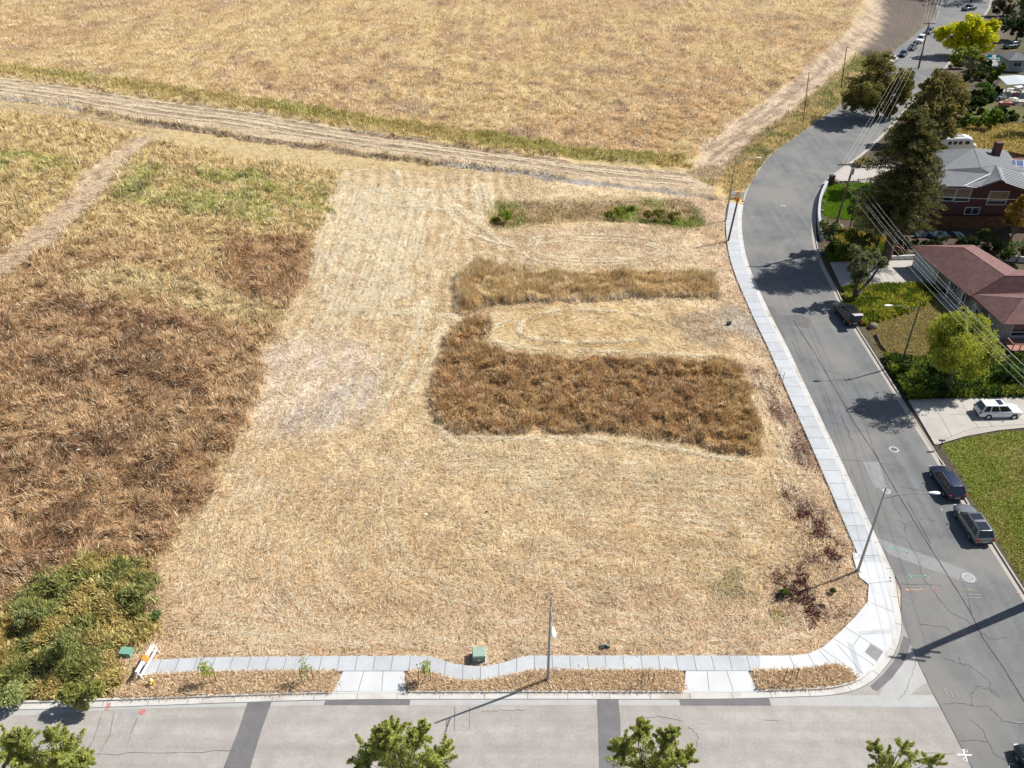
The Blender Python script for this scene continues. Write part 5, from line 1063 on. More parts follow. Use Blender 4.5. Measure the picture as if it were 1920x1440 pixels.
    if hatch:
        h = MB(); hx = xt1 - .05; h.loft([[(hx, wt * .9, zr + .02), (hx, -wt * .9, zr + .02), (hx, -wt * .9, zr + .08), (hx, wt * .9, zr + .08)], [(hx - .5, wt * .98, zr + .22), (hx - .5, -wt * .98, zr + .22), (hx - .5, -wt * .98, zr + .28), (hx - .5, wt * .98, zr + .28)], [(hx - .95, wt * .9, zr + .22), (hx - .95, -wt * .9, zr + .22), (hx - .95, -wt * .9, zr + .27), (hx - .95, wt * .9, zr + .27)]], smooth=False)
        h.build("tailgate", mat("tailgate_reflection", (.55, .5, .52), .25, .03, coat=.5), t)  # pale colour carries the bright reflection on the open tailgate
    return t
def at_px(px, py, z=0.0): return G(px, py, z)
def mid(a, b): return ((a[0] + b[0]) / 2, (a[1] + b[1]) / 2)
car((46.25, 68.2), 92, "dark navy wagon with roof rails parked at the kerb by the olive lawn", (0.012, 0.018, 0.055), 'wagon', 5.0, 2.0, 1.68, "cars parked along the east kerb", rails=1, metal=.4)
car((46.3, 62.0), 91, "silver-grey crossover with dark glass roof behind the navy wagon", (0.20, 0.215, 0.215), 'suv', 5.2, 2.06, 1.74, "cars parked along the east kerb", sunroof=[(.08, .42), (.55, .98)], metal=.5)
car((46.85, 103.3), 97, "black sport utility car with raised tailgate, its reflection painted on, under the leaning tree", (0.012, 0.013, 0.015), 'suv', 5.3, 2.05, 1.95, "cars parked along the east kerb", rails=2, sunroof=[(.2, .75)], hatch=True)
car((57.6, 80.85), 1, "white compact sport utility car nosing up the south driveway", (0.72, 0.74, 0.76), 'suv', 5.1, 2.0, 1.80, sunroof=[(.12, .38)], metal=.0)
FG = "cars parked along the far road"
car((101.8, 236.8), 236, "white pickup nearest of the far parked row, beside the olive tree", (0.72, 0.72, 0.72), 'pickup', 5.2, 1.95, 1.75, FG, metal=0)
car((107.4, 243.6), 236, "blue-black hatchback second in the far parked row", (0.03, 0.05, 0.10), 'wagon', 4.3, 1.78, 1.48, FG, metal=.4)
car((112.6, 250.6), 236, "black saloon between the blue-black hatchback and white van", (0.012, 0.013, 0.02), 'sedan', 4.7, 1.82, 1.44, FG)
car((118.0, 258.8), 236, "tall white sport utility car in the middle of the far parked row", (0.72, 0.73, 0.74), 'suv', 5.0, 2.0, 1.95, FG, metal=0)
car((124.8, 269.5), 236, "slate-blue car at the upper end of the far parked row", (0.07, 0.10, 0.15), 'suv', 4.6, 1.85, 1.62, FG, metal=.4)
car((150.5, 301.0), 205, "dark pickup crossing the shaded top of the road", (0.03, 0.045, 0.07), 'pickup', 5.4, 1.95, 1.8, metal=.2)
car((141.0, 252.0), 200, "dark teal car parked in deep shade beside the tall trees", (0.015, 0.04, 0.045), 'suv', 4.8, 1.9, 1.8)
car((39.75, 35.6), 95, "black car just entering the bottom right corner", (0.008, 0.012, 0.018), 'sedan', 4.7, 1.85, 1.46)
# white camper van behind the brick house
x, y = G(1800, 292); t = empty("camper_van", (x + .5, y + 3.0, 0.05), R(3), "white camper van with dark side windows behind the brick house", "camper van")
m_ = MB(); m_.loft([[(xx, wv, .45), (xx, wv * 1.0, zz * .55), (xx, wv * .96, zz - .25), (xx, wv * .8, zz), (xx, -wv * .8, zz), (xx, -wv * .96, zz - .25), (xx, -wv, zz * .55), (xx, -wv, .45)] for xx, wv, zz in ((-3.4, 1.05, 2.7), (-3.3, 1.15, 2.95), (1.2, 1.15, 3.0), (2.1, 1.12, 2.75), (2.7, 1.08, 1.7), (3.4, 1.0, 1.35), (3.55, .9, 1.0))], smooth=False)
m_.build("body", M['white'], t)
for a, b in ((-2.9, -2.0), (-1.8, -.9), (-.7, .2), (.6, 1.7)):
    f = MB().box(((a + b) / 2, -1.16, 1.95), (b - a, .04, .85)).build("window", M['white'], t); MB().box(((a + b) / 2, -1.185, 1.95), (b - a - .18, .03, .67)).build("pane", M['glass'], f)
MB().poly3([(2.12, -.95, 2.66), (2.12, .95, 2.66), (2.72, 1.0, 1.78), (2.72, -1.0, 1.78)]).build("windscreen", M['glass'], t)
for fx in (-2.2, 2.3):
    for s in (-1, 1): MB().tube([(fx, s * .9, .38), (fx, s * 1.14, .38)], .38, 16, smooth=False).build("wheel", M['tyre'], t)
MB().box((-1, 0, 3.02), (3.2, 1.2, .06)).tube([(-2.9, .5, 3.12), (.8, .5, 3.12)], .04, 5).tube([(-2.9, -.5, 3.12), (.8, -.5, 3.12)], .04, 5).build("roof_rack", M['steel'], t)
# ------------------------------------------------------------------ houses
def window_at(parent, x0, x1, z0, z1, y, facing=-1, split=1, axis='y', blind=True, low=True):
    """framed window in a wall at y (axis y) or x (axis x)"""
    def bx(m_, a0, a1, b0, b1, off, th):
        if axis == 'y': m_.box(((a0 + a1) / 2, y + facing * off, (b0 + b1) / 2), (a1 - a0, th, b1 - b0))
        else: m_.box((y + facing * off, (a0 + a1) / 2, (b0 + b1) / 2), (th, a1 - a0, b1 - b0))
    f = MB(); bx(f, x0, x1, z0, z0 + .1, .05, .12); bx(f, x0, x1, z1 - .1, z1, .05, .12); bx(f, x0, x0 + .1, z0 + .1, z1 - .1, .05, .12); bx(f, x1 - .1, x1, z0 + .1, z1 - .1, .05, .12)
    if low: bx(f, x0 + .1, x1 - .1, z0 + (z1 - z0) * .30, z0 + (z1 - z0) * .30 + .1, .047, .11)
    for k in range(1, split): u = x0 + (x1 - x0) * k / split; bx(f, u - .05, u + .05, z0 + .1, z1 - .1, .043, .10)
    fr = f.build("window", M['trim'], parent)
    p = MB(); bx(p, x0 + .05, x1 - .05, z0 + .05, z1 - .05, .02, .03); p.build("pane", M['hglass'], fr)
    if blind: q = MB(); bx(q, x0 + .14, x1 - .14, z0 + (z1 - z0) * .36, z1 - .14, .038, .006); q.build("blind", M['blind'], fr)
    return fr
YH = 133.5; zE = AT(1800, 352, YH - .5)[0][2]
H = empty("brick_house", (80, YH, 0), 0, "dark red brick house with grey roof and rooftop solar panels", "house")
def rel(p): return (p[0] - 80, p[1] - YH, p[2])
E0 = AT(1757, 351, YH - .5)[0]; E1 = AT(1838, 352, YH - .5)[0]; Pk = AT(1876, 339, YH - .5)[0]; Er = AT(1985, 390, YH - .5)[0]
R0 = AT(1760, 321, 136.8)[0]; R1 = AT(1858, 328, 136.8)[0]; A_ = G3(1825, 280, 9.2); B_ = G3(1838, 316, 8.7); P_ = G3(1738, 334, 7.2); Q_ = G3(1866, 312, Pk[2])
m_ = MB()
th = .0
m_.poly3([rel(p) for p in (E0, E1, R1, R0)]).poly3([rel(p) for p in (P_, R0, R1, B_, A_)]).poly3([rel(p) for p in (E0, R0, P_)]).poly3([rel(p) for p in (E1, Pk, Q_, B_, R1)])
Ec = G3(1900, 302, 7.0); Ed = G3(1985, 330, 6.6)
m_.poly3([rel(p) for p in (A_, B_, Q_, Ec)]).poly3([rel(p) for p in (Pk, Er, Ed, Ec, Q_)])
An = (A_[0] - 5, A_[1] + 4.5, 7.2); m_.poly3([rel(p) for p in (P_, A_, An)]).poly3([rel(p) for p in (A_, Ec, (Ec[0] + 1, A_[1] + 5, 7.0), An)])
ro = m_.build("roof", M['roof_grey'], H)
md = ro.modifiers.new("thick", 'SOLIDIFY'); md.thickness = .22; md.offset = -1 if False else 1
m_ = MB(); wz = zE - .12
m_.box(((E0[0] + .6 + 97) / 2 - 80, 4.5, wz / 2), (97 - E0[0] - .6, 9, wz)).box((86 - 80, 11.5, 3.4), (18, 5, 6.8))
m_.add([rel(p) for p in ((E1[0] + .3, YH - .002, wz - .05), (Pk[0], YH - .002, Pk[2] - .15), (Er[0], YH - .002, min(Er[2], wz)), (E1[0] + .3, YH + .4, wz - .05), (Pk[0], YH + .4, Pk[2] - .15), (Er[0], YH + .4, min(Er[2], wz)))], [(0, 2, 1), (3, 4, 5), (0, 1, 4, 3), (1, 2, 5, 4)])
m_.build("wall", M['brick'], H)
for (a, b, c, d, sp) in ((1761, 352, 1790, 377, 1), (1791, 353, 1820, 378, 1), (1852, 358, 1889, 384, 1), (1808, 388, 1836, 402, 2)):
    p0 = AT((a + b * 0 + 0), (b + d) / 2, YH)[0]; p1 = AT(c, (b + d) / 2, YH)[0]; zt = AT((a + c) / 2, b, YH)[0][2]; zb_ = AT((a + c) / 2, d, YH)[0][2]
    window_at(H, p0[0] - 80, p1[0] - 80, zb_, zt, -.003, -1, sp, blind=(sp == 1), low=(sp == 1))
def panel_on(parent, name, quad, nx_, ny_, fm, gm, ox, oy, up=.18, white_slats=False):
    """quad of 4 world points; frame and cells float above the roof"""
    q = [Vector(p) for p in quad]; 
    def P2(u, v, h=0): a = q[0].lerp(q[1], u); b = q[3].lerp(q[2], u); c = a.lerp(b, v); return (c.x - ox, c.y - oy, c.z + up + h)
    m0 = MB(); m0.add([P2(0, 0, -.05), P2(1, 0, -.05), P2(1, 1, -.05), P2(0, 1, -.05), P2(0, 0), P2(1, 0), P2(1, 1), P2(0, 1)], [(3, 2, 1, 0), (4, 5, 6, 7), (0, 1, 5, 4), (1, 2, 6, 5), (2, 3, 7, 6), (3, 0, 4, 7)])
    pn = m0.build(name, gm, parent); m1 = MB()
    for i in range(nx_ + 1): u = i / nx_; m1.tube([P2(u, 0, .03), P2(u, 1, .03)], .06, 4)
    for j in range(ny_ + 1): v = j / ny_; m1.tube([P2(0, v, .03), P2(1, v, .03)], .06, 4)
    m1.build("frame", fm, pn)
panel_on(H, "solar_panel", (G3(1873, 317, 8.0), G3(1885, 345, 8.0), G3(1985, 378, 6.6), G3(1960, 338, 6.6)), 9, 2, M['trim'], M['solar_dark'], 80, YH)
panel_on(H, "solar_panel", (G3(1836, 296, 8.5), G3(1840, 308, 8.5), G3(1858, 312, 8.0), G3(1853, 300, 8.1)), 4, 1, M['trim'], M['solar_dark'], 80, YH)
panel_on(H, "solar_panel", (G3(1890, 325, 7.2), G3(1950, 329, 7.0), G3(1945, 304, 7.0), G3(1890, 302, 7.2)), 4, 2, M['trim'], M['solar'], 80, YH)
for (a, b) in ((1813, 298), (1821, 297), (1818, 302), (1809, 301)):
    p = rel(G3(a, b, 8.3)); MB().tube([p, (p[0], p[1], p[2] + .7)], .12, 7).build("roof_vent", M['trim'], H)
p = rel(G3(1864, 297, 7.6)); MB().box((p[0], p[1], p[2] + 1.2), (1.1, 1.1, 3.4)).build("chimney", M['brick'], H)
a, b = rel(AT(1812, 350, YH - .9)[0]), rel(AT(1832, 352, YH - .9)[0]); MB().tube([a, b], .08, 5).build("gutter", M['trim'], H)
p = rel(E1); q = rel(AT(1856, 329, 136)[0]); MB().tube([(p[0] - 3, p[1], p[2] + .15), (q[0], q[1], q[2] + .3)], .10, 5).build("flashing", M['trim'], H)
# red-roofed house
ZR = 3.0
S = empty("red_roofed_house", (66, 104, 0), 0, "single-storey house with brownish red hip roof and white posts", "house")
def rs_(p): return (p[0] - 66, p[1] - 104, p[2])
a = G3(1711, 462, 3.1); ne = G3(1825, 461, 3.1); b = G3(1754, 504, 3.0); c = G3(1818, 556, 3.0); d = G3(1880, 609, 3.0); e = G3(1807, 466, 5.6); f = G3(1884, 519, 5.6)
g = (95, f[1] - .3, 5.6); hw = G3(1915, 561, 5.2); he = (95, hw[1], 5.2); i_ = (95, d[1], 3.0); ne2 = G3(1905, 508, 3.0); ne3 = (95, ne2[1], 3.0); v0 = G3(1822, 555, 3.25); v1 = (95, v0[1] - .6, 3.9)
m_ = MB()
for fc in ((a, b, e), (a, e, ne), (b, c, v0, f, e), (ne, e, f, ne2), (f, g, ne3, ne2), (v0, v1, g, f), (v0, c, d, hw), (v0, hw, he, v1), (d, i_, he, hw)): m_.poly3([rs_(p) for p in fc])
ro = m_.build("roof", M['roof_red'], S); md = ro.modifiers.new("thick", 'SOLIDIFY'); md.thickness = .16; md.offset = 1
for p, q in ((b, e), (v0, (v1[0], v1[1], v1[2])), ):
    p_, q_ = Vector(rs_(p)), Vector(rs_(q)); MB().tube([p_ + Vector((.5, 0, .22)), q_ + Vector((0, 0, .12))], .07, 5).build("ridge_cap", M['ridge_red'], S)
foot = [(a[0] + .5, a[1] - .5), (b[0] + .55, b[1]), (b[0] + 1.7, b[1] - .2), (c[0] + 1.6, c[1]), (d[0] + .9, d[1] + .9), (95, d[1] + .9), (95, ne2[1] - .6), (ne2[0] - .6, ne2[1] - .6), (ne[0] - .5, ne[1] - .5)]
MB().prism([(x - 66, y - 104) for x, y in foot], 0, 2.95).build("wall", M['siding_tan'], S)
gx = a[0] + .42; gd = MB().add([rs_(p) for p in ((gx, a[1] - 1.0, .15), (b[0] + .46, b[1] + .7, .15), (b[0] + .46, b[1] + .7, 2.6), (gx, a[1] - 1.0, 2.6), (gx + .1, a[1] - 1.0, .15), (b[0] + .56, b[1] + .7, .15), (b[0] + .56, b[1] + .7, 2.6), (gx + .1, a[1] - 1.0, 2.6))], [(0, 1, 2, 3), (7, 6, 5, 4), (0, 4, 5, 1), (3, 2, 6, 7), (1, 5, 6, 2), (0, 3, 7, 4)]).build("garage_door", M['siding'], S)
for k in range(5):
    u = k / 4.6; px_ = b[0] + .35 + (d[0] - b[0]) * (u * .9); py_ = b[1] - .4 + (d[1] - b[1]) * (u * .9)
    MB().box((px_ - 66, py_ - 104, 1.45), (.18, .18, 2.9)).build("porch_post", M['trim'], S)
for y0_, y1_ in ((109.2, 110.6), (105.6, 107.2), (101.4, 103.2)): window_at(S, y0_ - 104, y1_ - 104, 1.0, 2.3, b[0] + 1.9 - 66, -1, 2, axis='x', blind=False, low=False)
window_at(S, d[0] + 2 - 66, d[0] + 8 - 66, .7, 2.8, d[1] + .9 - 104, -1, 3, blind=False)
# deck with rail
x, y = G(1900, 645, 1); t = empty("deck", (x + 3, y + .5, 0), 0, "redwood deck with railing at the south end of the red-roofed house", "deck")
MB().box((0, 0, .45), (7, 2.6, .12)).build("floor", M['redwood'], t)
for k in range(8): MB().box((-3.4 + k * .97, -1.25, .95), (.09, .09, .9)).build("post", M['redwood'], t)
MB().box((0, -1.25, 1.43), (7, .14, .07)).box((-3.45, 0, 1.43), (.12, 2.5, .07)).build("rail", M['redwood'], t)
def hip_house(name, x0, x1, y0, y1, zw, zr, label, rm, wm, wins=3):
    cx, cy = (x0 + x1) / 2, (y0 + y1) / 2; t = empty(name, (cx, cy, 0), 0, label, "house"); hx, hy = (x1 - x0) / 2, (y1 - y0) / 2; o = .6
    MB().box((0, 0, zw / 2), (2 * hx, 2 * hy, zw)).build("wall", M[wm], t)
    e_ = [(-hx - o, -hy - o, zw), (hx + o, -hy - o, zw), (hx + o, hy + o, zw), (-hx - o, hy + o, zw)]
    if hx > hy: r0, r1 = (-hx + hy, 0, zr), (hx - hy, 0, zr); fs = [(e_[0], e_[1], r1, r0), (e_[2], e_[3], r0, r1), (e_[3], e_[0], r0), (e_[1], e_[2], r1)]
    else: r0, r1 = (0, -hy + hx, zr), (0, hy - hx, zr); fs = [(e_[0], e_[1], r0), (e_[1], e_[2], r1, r0), (e_[2], e_[3], r1), (e_[3], e_[0], r0, r1)]
    m_ = MB(); [m_.poly3(q) for q in fs]; ro = m_.build("roof", M[rm], t); md = ro.modifiers.new("thick", 'SOLIDIFY'); md.thickness = .2; md.offset = 1
    for k in range(wins): u = -hx + (k + .5) * 2 * hx / wins; window_at(t, u - 1, u + 1, zw * .45, zw * .85, -hy, -1, 2, blind=False, low=False)
    return t
hip_house("grey_house", 133, 156, 205, 226, 4.4, 7.4, "pale grey roofed house above the crowded patio at the right edge", 'roof_grey', 'siding')
hip_house("garden_shed", 128.5, 133, 228, 233, 2.8, 4.4, "small grey gabled shed beside the pale grey roofed house", 'roof_grey', 'siding', 1)
hip_house("distant_house", 160, 182, 262, 280, 4.6, 7.2, "far grey house half hidden by trees at the top right", 'roof_grey', 'siding_tan')
# fences, walls and clutter
def fence(p0, p1, h, label, m='fence', posts=8, cat="fence", th=.06, rail=True):
    a, b = Vector((*p0, 0)), Vector((*p1, 0)); L_ = (b - a).length; ang = math.atan2(b.y - a.y, b.x - a.x); c = (a + b) / 2
    t = empty("fence", (c.x, c.y, 0), ang, label, cat); m_ = MB(); n_ = int(L_ / .3)
    for k in range(n_): m_.box((-L_ / 2 + (k + .5) * L_ / n_, 0, h / 2 + .02 * (k % 3)), (L_ / n_ - .03, th, h))
    m_.box((0, .05, h * .8), (L_, .05, .1)).box((0, .05, h * .2), (L_, .05, .1)); m_.build("boards", M[m], t)
    for k in range(posts + 1): MB().box((-L_ / 2 + k * L_ / posts, .09, h / 2 + .05), (.12, .12, h + .1)).build("post", M[m], t)
    if rail: MB().box((0, 0, h + .06), (L_, .16, .06)).build("top_rail", M[m], t)
p = AT(1722, 428, 132.2)[0]; q = AT(1885, 430, 132.2)[0]
fence((p[0], 132.2), (q[0], 132.2), 2.3, "dark reddish board fence at the foot of the brick house")
x, y = G(1756, 440); tag(MB().loft([[(x - 4 + 1.0 * k, y - .6 + .25 * math.sin(k * 1.7), .9 + .1 * math.sin(k * 2.3)), (x - 4 + 1.0 * k, y - 1.5 + .5 * math.sin(k * 1.3), .25 + .15 * math.cos(k * 2)), (x - 4 + k, y - 1.5 + .5 * math.sin(k * 1.3), .15), (x - 4 + k, y - .6, .1)] for k in range(9)], smooth=False).build("tarp", M['tarp']), "blue tarp, coloured as in shade, draped below the reddish fence", "tarp")
fence(G(1690, 485), G(1665, 480), 1.8, "short dark brown board screen below the variegated bush", posts=2)
fence(G(1855, 292), G(2010, 322), 1.5, "long dark fence between the brick house and yellow grass", posts=10)
fence(G(1862, 722), G(1990, 690), 1.0, "low reddish garden fence behind the white compact car", posts=6)
fence(G(1640, 312), G(1700, 300), 1.2, "shaded grey garden fence beside the north driveway", m='siding_tan', posts=5)
m_ = MB()
wp = spline(PX([(1541, 452), (1535, 425), (1534, 400), (1539, 372), (1552, 344)]), 6); band(m_, wp, -.20, .20, 1.15, -.2)
tag(m_.build("retaining_wall", M['concrete']), "curved pale retaining wall holding up the bright green lawn", "wall")
x, y = G(1557, 347); t = empty("gate_pillar", (x, y, 0), .2, "dark brown square pillar at the upper end of the retaining wall", "pillar")
MB().box((0, 0, .9), (.8, .8, 1.8)).build("shaft", M['brick'], t); MB().box((0, 0, 1.85), (.95, .95, .12)).build("cap", M['dark'], t)
m_ = MB(); band(m_, PX([(1640, 489), (1715, 486)]), -.15, .15, .75, -.1); tag(m_.build("garden_wall", M['concrete_new']), "low white-topped garden wall along the middle driveway", "wall")
m_ = MB(); band(m_, PX([(1870, 487), (1990, 498)]), -.15, .15, .9, -.1); tag(m_.build("garden_wall", M['concrete_new']), "low white wall behind the red-roofed house at the right edge", "wall")
m_ = MB(); band(m_, PX([(1702, 746), (1762, 745), (1835, 741)]), -.12, .12, .55, -.1); tag(m_.build("garden_wall", M['brick']), "low dark brick edging between ivy bed and south driveway", "wall")
m_ = MB(); band(m_, PX([(1642, 628), (1652, 650), (1664, 664), (1700, 668), (1740, 673)]), -.08, .08, .35, -.1); tag(m_.build("garden_wall", M['wood']), "thin dark timber edging round the dry lawn", "wall")
for k, (px, py, r_) in enumerate(((1562, 343, .8), (1570, 428, .8), (1632, 614, .7), (1540, 380, .35), (1537, 396, .35), (1538, 415, .4), (1552, 428, .5))):
    x, y = G(px, py); tag(MB().blob((x + .3, y, r_ * .35), (r_, r_ * .8, r_ * .6), 9, 6, .18, k).build("boulder", M['rock']), ["boulder at the driveway corner beside the brown pillar", "dark boulder on bare soil behind the leaning utility pole", "grey boulder by the kerb behind the black car", "smallest upper stone edging the lawn inside the retaining wall", "middle stone edging the lawn inside the retaining wall", "lower stone edging the lawn inside the retaining wall", "stone between the lawn and the pale-leaved bush"][k], "rock", "garden stones")
# crowded patio at the right edge
x, y = G(1902, 178); t = empty("patio_canopy", (x, y, 0), 0, "grey sloped canopy on pale green posts over the cluttered patio", "canopy")
MB().loft([[(-4, -2.5, 3.0), (-4, 2.5, 3.6), (-4, 2.5, 3.7), (-4, -2.5, 3.1)], [(0, -2.8, 3.3), (0, 2.6, 3.9), (0, 2.6, 4.0), (0, -2.8, 3.4)], [(7, -2.6, 2.9), (7, 2.6, 3.5), (7, 2.6, 3.6), (7, -2.6, 3.0)]], smooth=False).build("roof", M['siding'], t)
[MB().box((a_, b_, 1.5), (.16, .16, 3.0)).build("post", M['siding'], t) for a_ in (-3.8, 0, 6.5) for b_ in (-2.4, 2.2)]
struct(MB().prism([(x - 6, y - 6), (x + 14, y - 6), (x + 14, y + 4), (x - 6, y + 4)], -.1, .15).build("patio", M['drive']))
def table(px, py, label, col, w_=1.6):
    x, y = G(px, py, .2); t = empty("patio_table", (x, y, .15), .3, label, "table"); MB().box((0, 0, .75), (w_, w_ * .6, .08)).build("tabletop", M[col], t)
    for a_ in (-1, 1):
        for b_ in (-1, 1): MB().box((a_ * w_ * .42, b_ * w_ * .22, .36), (.08, .08, .72)).build("leg", M[col], t)
table(1893, 172, "white patio table under the grey canopy's left bay", 'white'); table(1910, 168, "white patio table further right under the canopy", 'white', 2.2); table(1899, 190, "pale patio table nearest the yellow flowers", 'offwhite', 2.0)
for k, (px, py, cl) in enumerate(((1906, 180, 'redpaint'), (1878, 187, 'dirt_mound'), (1884, 197, 'redpaint'), (1895, 194, 'steel'))):
    x, y = G(px, py, .2); t = empty("plant_pot", (x, y, .15), 0, ["red pot of orange flowers beside the right patio table", "grey pot crowded with pale flowers left of the canopy", "long red planter at the front edge of the patio", "pale square planter at the front edge of the patio"][k], "planter")
    MB().box((0, 0, .35), (1.2 if k < 2 else 2.6, .9, .7), 0, 1.15).build("pot", M[cl], t)
    leaves("foliage", t, [((0, 0, .9), .6), ((.5, .1, .85), .5)], 60, .25, (.6, .25, .03) if k != 1 else (.5, .5, .6), (.1, .2, .03), 300 + k)
for k, px in enumerate((1856, 1873)):
    x, y = G(px, 112, .5); t = empty("lounge_chair", (x, y, .6), .2, ["teal lounge chair left on the raised garden terrace", "teal lounge chair right on the raised garden terrace"][k], "chair", "teal lounge chairs")
    MB().box((0, 0, .4), (1.5, .8, .12)).build("seat", M['teal'], t); MB().box((.0, .5, .75), (1.5, .12, .8)).build("backrest", M['teal'], t)
    for a_ in (-.6, .6): MB().box((a_, -.3, .17), (.1, .1, .35)).build("leg", M['teal'], t)
x, y = G(1866, 116); t = empty("garden_terrace", (x, y, 0), 0, "low grey terrace with white-edged steps beneath the teal chairs", "terrace")
MB().box((0, 2, .28), (7, 6, .56)).build("deck", M['patch_pale'], t)
for k in range(6): MB().box((-1.7, -1.3 - .75 * k, .5 - .09 * k), (2.6, .35, .1)).build("step", M['white'], t)
MB().box((.0, -3.4, .45), (.25, 4.6, .8)).build("side_rail", M['white'], t)
# ------------------------------------------------------------------ trees and shrubs
def tree(name, label, base, blobs, ca, cb, size, sub=14, per=60, seed=0, cat="tree", group=None, trunk=.25, bark='bark', cc=None, pc=0.0, aspect=.5, droop=0, fill=.55, subr=.30, zbase=0.0, limbs=True, spray=False):
    """blobs: (photo x, photo y, radius px, depth shift m, vertical squash)"""
    x, y = base; t = empty(name, (x, y, zbase), 0, label, cat, group); r = random.Random(seed); cl = []; cen = []
    for bl in blobs:
        px, py, rp = bl[:3]; dy = bl[3] if len(bl) > 3 else 0; sq = bl[4] if len(bl) > 4 else 1.0
        (X, Y, Z), s = AT(px, py, y + dy); Rr = rp * s; c = Vector((X - x, Y - y, Z - zbase)); cen.append((c, Rr))
        for k in range(sub):
            u = Vector((r.gauss(0, 1), r.gauss(0, 1), r.gauss(0, 1))).normalized() * Rr * (fill + (1 - fill) * r.random()) * .82
            u.z *= sq; rr_ = Rr * subr * r.uniform(.6, 1.3); p = c + u
            if p.z < rr_ * .3: p.z = rr_ * .3
            if spray:
                for f_, q_ in ((.45, 1.3), (.75, 1.1), (1.0, .85), (1.22, .6), (1.42, .4)):
                    cl.append((tuple(c + (p - c) * f_ + Vector((0, 0, .12 * Rr * (f_ - .5)))), rr_ * q_))
            else: cl.append((tuple(p), rr_))
    tk = MB(); top = max(cen, key=lambda q: q[0].z)[0]; h = max(top.z * .8, .4)
    k = 5; ptsT = [(top.x * (i / k) ** 1.5 * .8, top.y * (i / k) ** 1.5 * .8, h * i / k) for i in range(k + 1)]
    tk.tube(ptsT, [trunk * (1 - .75 * i / k) for i in range(k + 1)], 8)
    if limbs:
        for c, Rr in cen:
            s_ = Vector(ptsT[2]); 
            if s_.z > c.z: s_ = Vector(ptsT[1])
            for q in range(4):
                e = c + Vector((r.uniform(-.6, .6), r.uniform(-.6, .6), r.uniform(-.2, .6))) * Rr
                m_ = s_.lerp(e, .5) + Vector((0, 0, .08 * Rr)); tk.tube([s_, m_, e], [trunk * .42, trunk * .25, trunk * .07], 5)
    tk.build("trunk", M[bark], t)
    leaves("crown", t, cl, per, size, ca, cb, seed, .85, aspect, cc, pc, droop=droop)
    return t
# four young street trees whose crowns rise from the bottom edge
for k, (cx, cy, blobs, lab) in enumerate((
    (85, 1425, [(85, 1430, 62), (25, 1405, 42), (130, 1415, 45), (80, 1455, 78), (100, 1385, 22), (40, 1385, 20), (160, 1425, 20)], "leafy street tree crown at the bottom left corner"),
    (755, 1430, [(755, 1425, 66), (692, 1415, 38), (818, 1425, 40), (740, 1378, 30), (785, 1380, 26), (755, 1470, 90), (715, 1385, 24)], "leafy street tree crown at the bottom, left of the centre"),
    (1215, 1440, [(1215, 1432, 58), (1170, 1405, 28), (1250, 1395, 28), (1200, 1368, 20), (1285, 1425, 26), (1225, 1470, 85), (1262, 1375, 14)], "leafy street tree crown at the bottom, right of the narrow dark patch"),
    (1680, 1435, [(1668, 1430, 34), (1640, 1398, 14), (1695, 1405, 20), (1745, 1430, 24), (1690, 1455, 45)], "sparse street tree crown at the bottom, left of the white cross mark"))):
    sc = AT(cx, cy, 36.0)
    Z = 5.0; X, Y = G(cx, cy, Z)
    tree("street_tree", lab, (X, Y - .2), blobs, (0.56, 0.57, 0.15), (0.26, 0.32, 0.07), .27, sub=20 if k != 3 else 10, per=50 if k != 3 else 30, spray=True, seed=30 + k, group="young street trees along the bottom road", trunk=.12, cc=(0.62, 0.58, 0.26), pc=.10, aspect=.28, subr=.17, fill=.75)
# shadow-casting trees and garden trees of the east side
OL_A, OL_B = (0.34, 0.30, 0.08), (0.14, 0.14, 0.045)
b = G(1656, 226); tree("olive_tree", "large round olive-brown tree standing over the bend of the road", (b[0] - 1.0, b[1] + 1.5), [(1640, 140, 46), (1612, 168, 40), (1668, 165, 40, 1), (1602, 190, 24), (1692, 175, 28, 1), (1635, 190, 30), (1650, 122, 32), (1695, 150, 26), (1665, 205, 18), (1645, 160, 36, 4), (1630, 165, 34, -3.5)], OL_A, OL_B, .50, sub=40, per=75, seed=41, trunk=.5, cc=(0.38, 0.29, 0.10), pc=.15, subr=.22, fill=.3)
# tall dark redwood: many drooping sprays round a straight trunk
bx, by = G(1662, 486)
t = empty("redwood", (bx, by, 0), 0, "tall dark redwood with brown-tipped drooping branches left of the brick house", "tree")
Ht = AT(1722, 205, by)[0][2]; tx = AT(1722, 205, by)[0][0] - bx
MB().tube([(tx * i / 8, 0, Ht * i / 8) for i in range(9)], [.75 * (1 - i / 8.6) for i in range(9)], 10).build("trunk", M['bark'], t)
rr = random.Random(9); lm = MB(); cl = []
for i in range(300):
    u = (i + rr.random()) / 300; z = Ht * (.27 + .73 * u); R_ = (1 - u) ** .45 * 5.6 + .7
    if u < .25: R_ *= .70 + 1.2 * u
    a = rr.uniform(0, 2 * math.pi); R_ *= rr.uniform(.68, 1.18); c0 = (tx * z / Ht, 0, z)
    e = (c0[0] + math.cos(a) * R_, math.sin(a) * R_, z - .20 * R_ + rr.uniform(-.3, .3)); lm.tube([c0, ((c0[0] + e[0]) / 2, e[1] / 2, z + .05 * R_), e], [.09, .06, .02], 4)
    for k in range(5):
        v = .30 + .18 * k; cl.append(((c0[0] + (e[0] - c0[0]) * v + rr.uniform(-.25, .25), e[1] * v + rr.uniform(-.25, .25), z - .20 * R_ * v + .1), .60 + .2 * (1 - u)))
lm.build("branches", M['bark'], t)
leaves("crown", t, cl, 58, .36, (0.17, 0.165, 0.05), (0.04, 0.062, 0.024), 77, .45, .30, (0.42, 0.32, 0.10), .12, droop=.25, shell=.2)
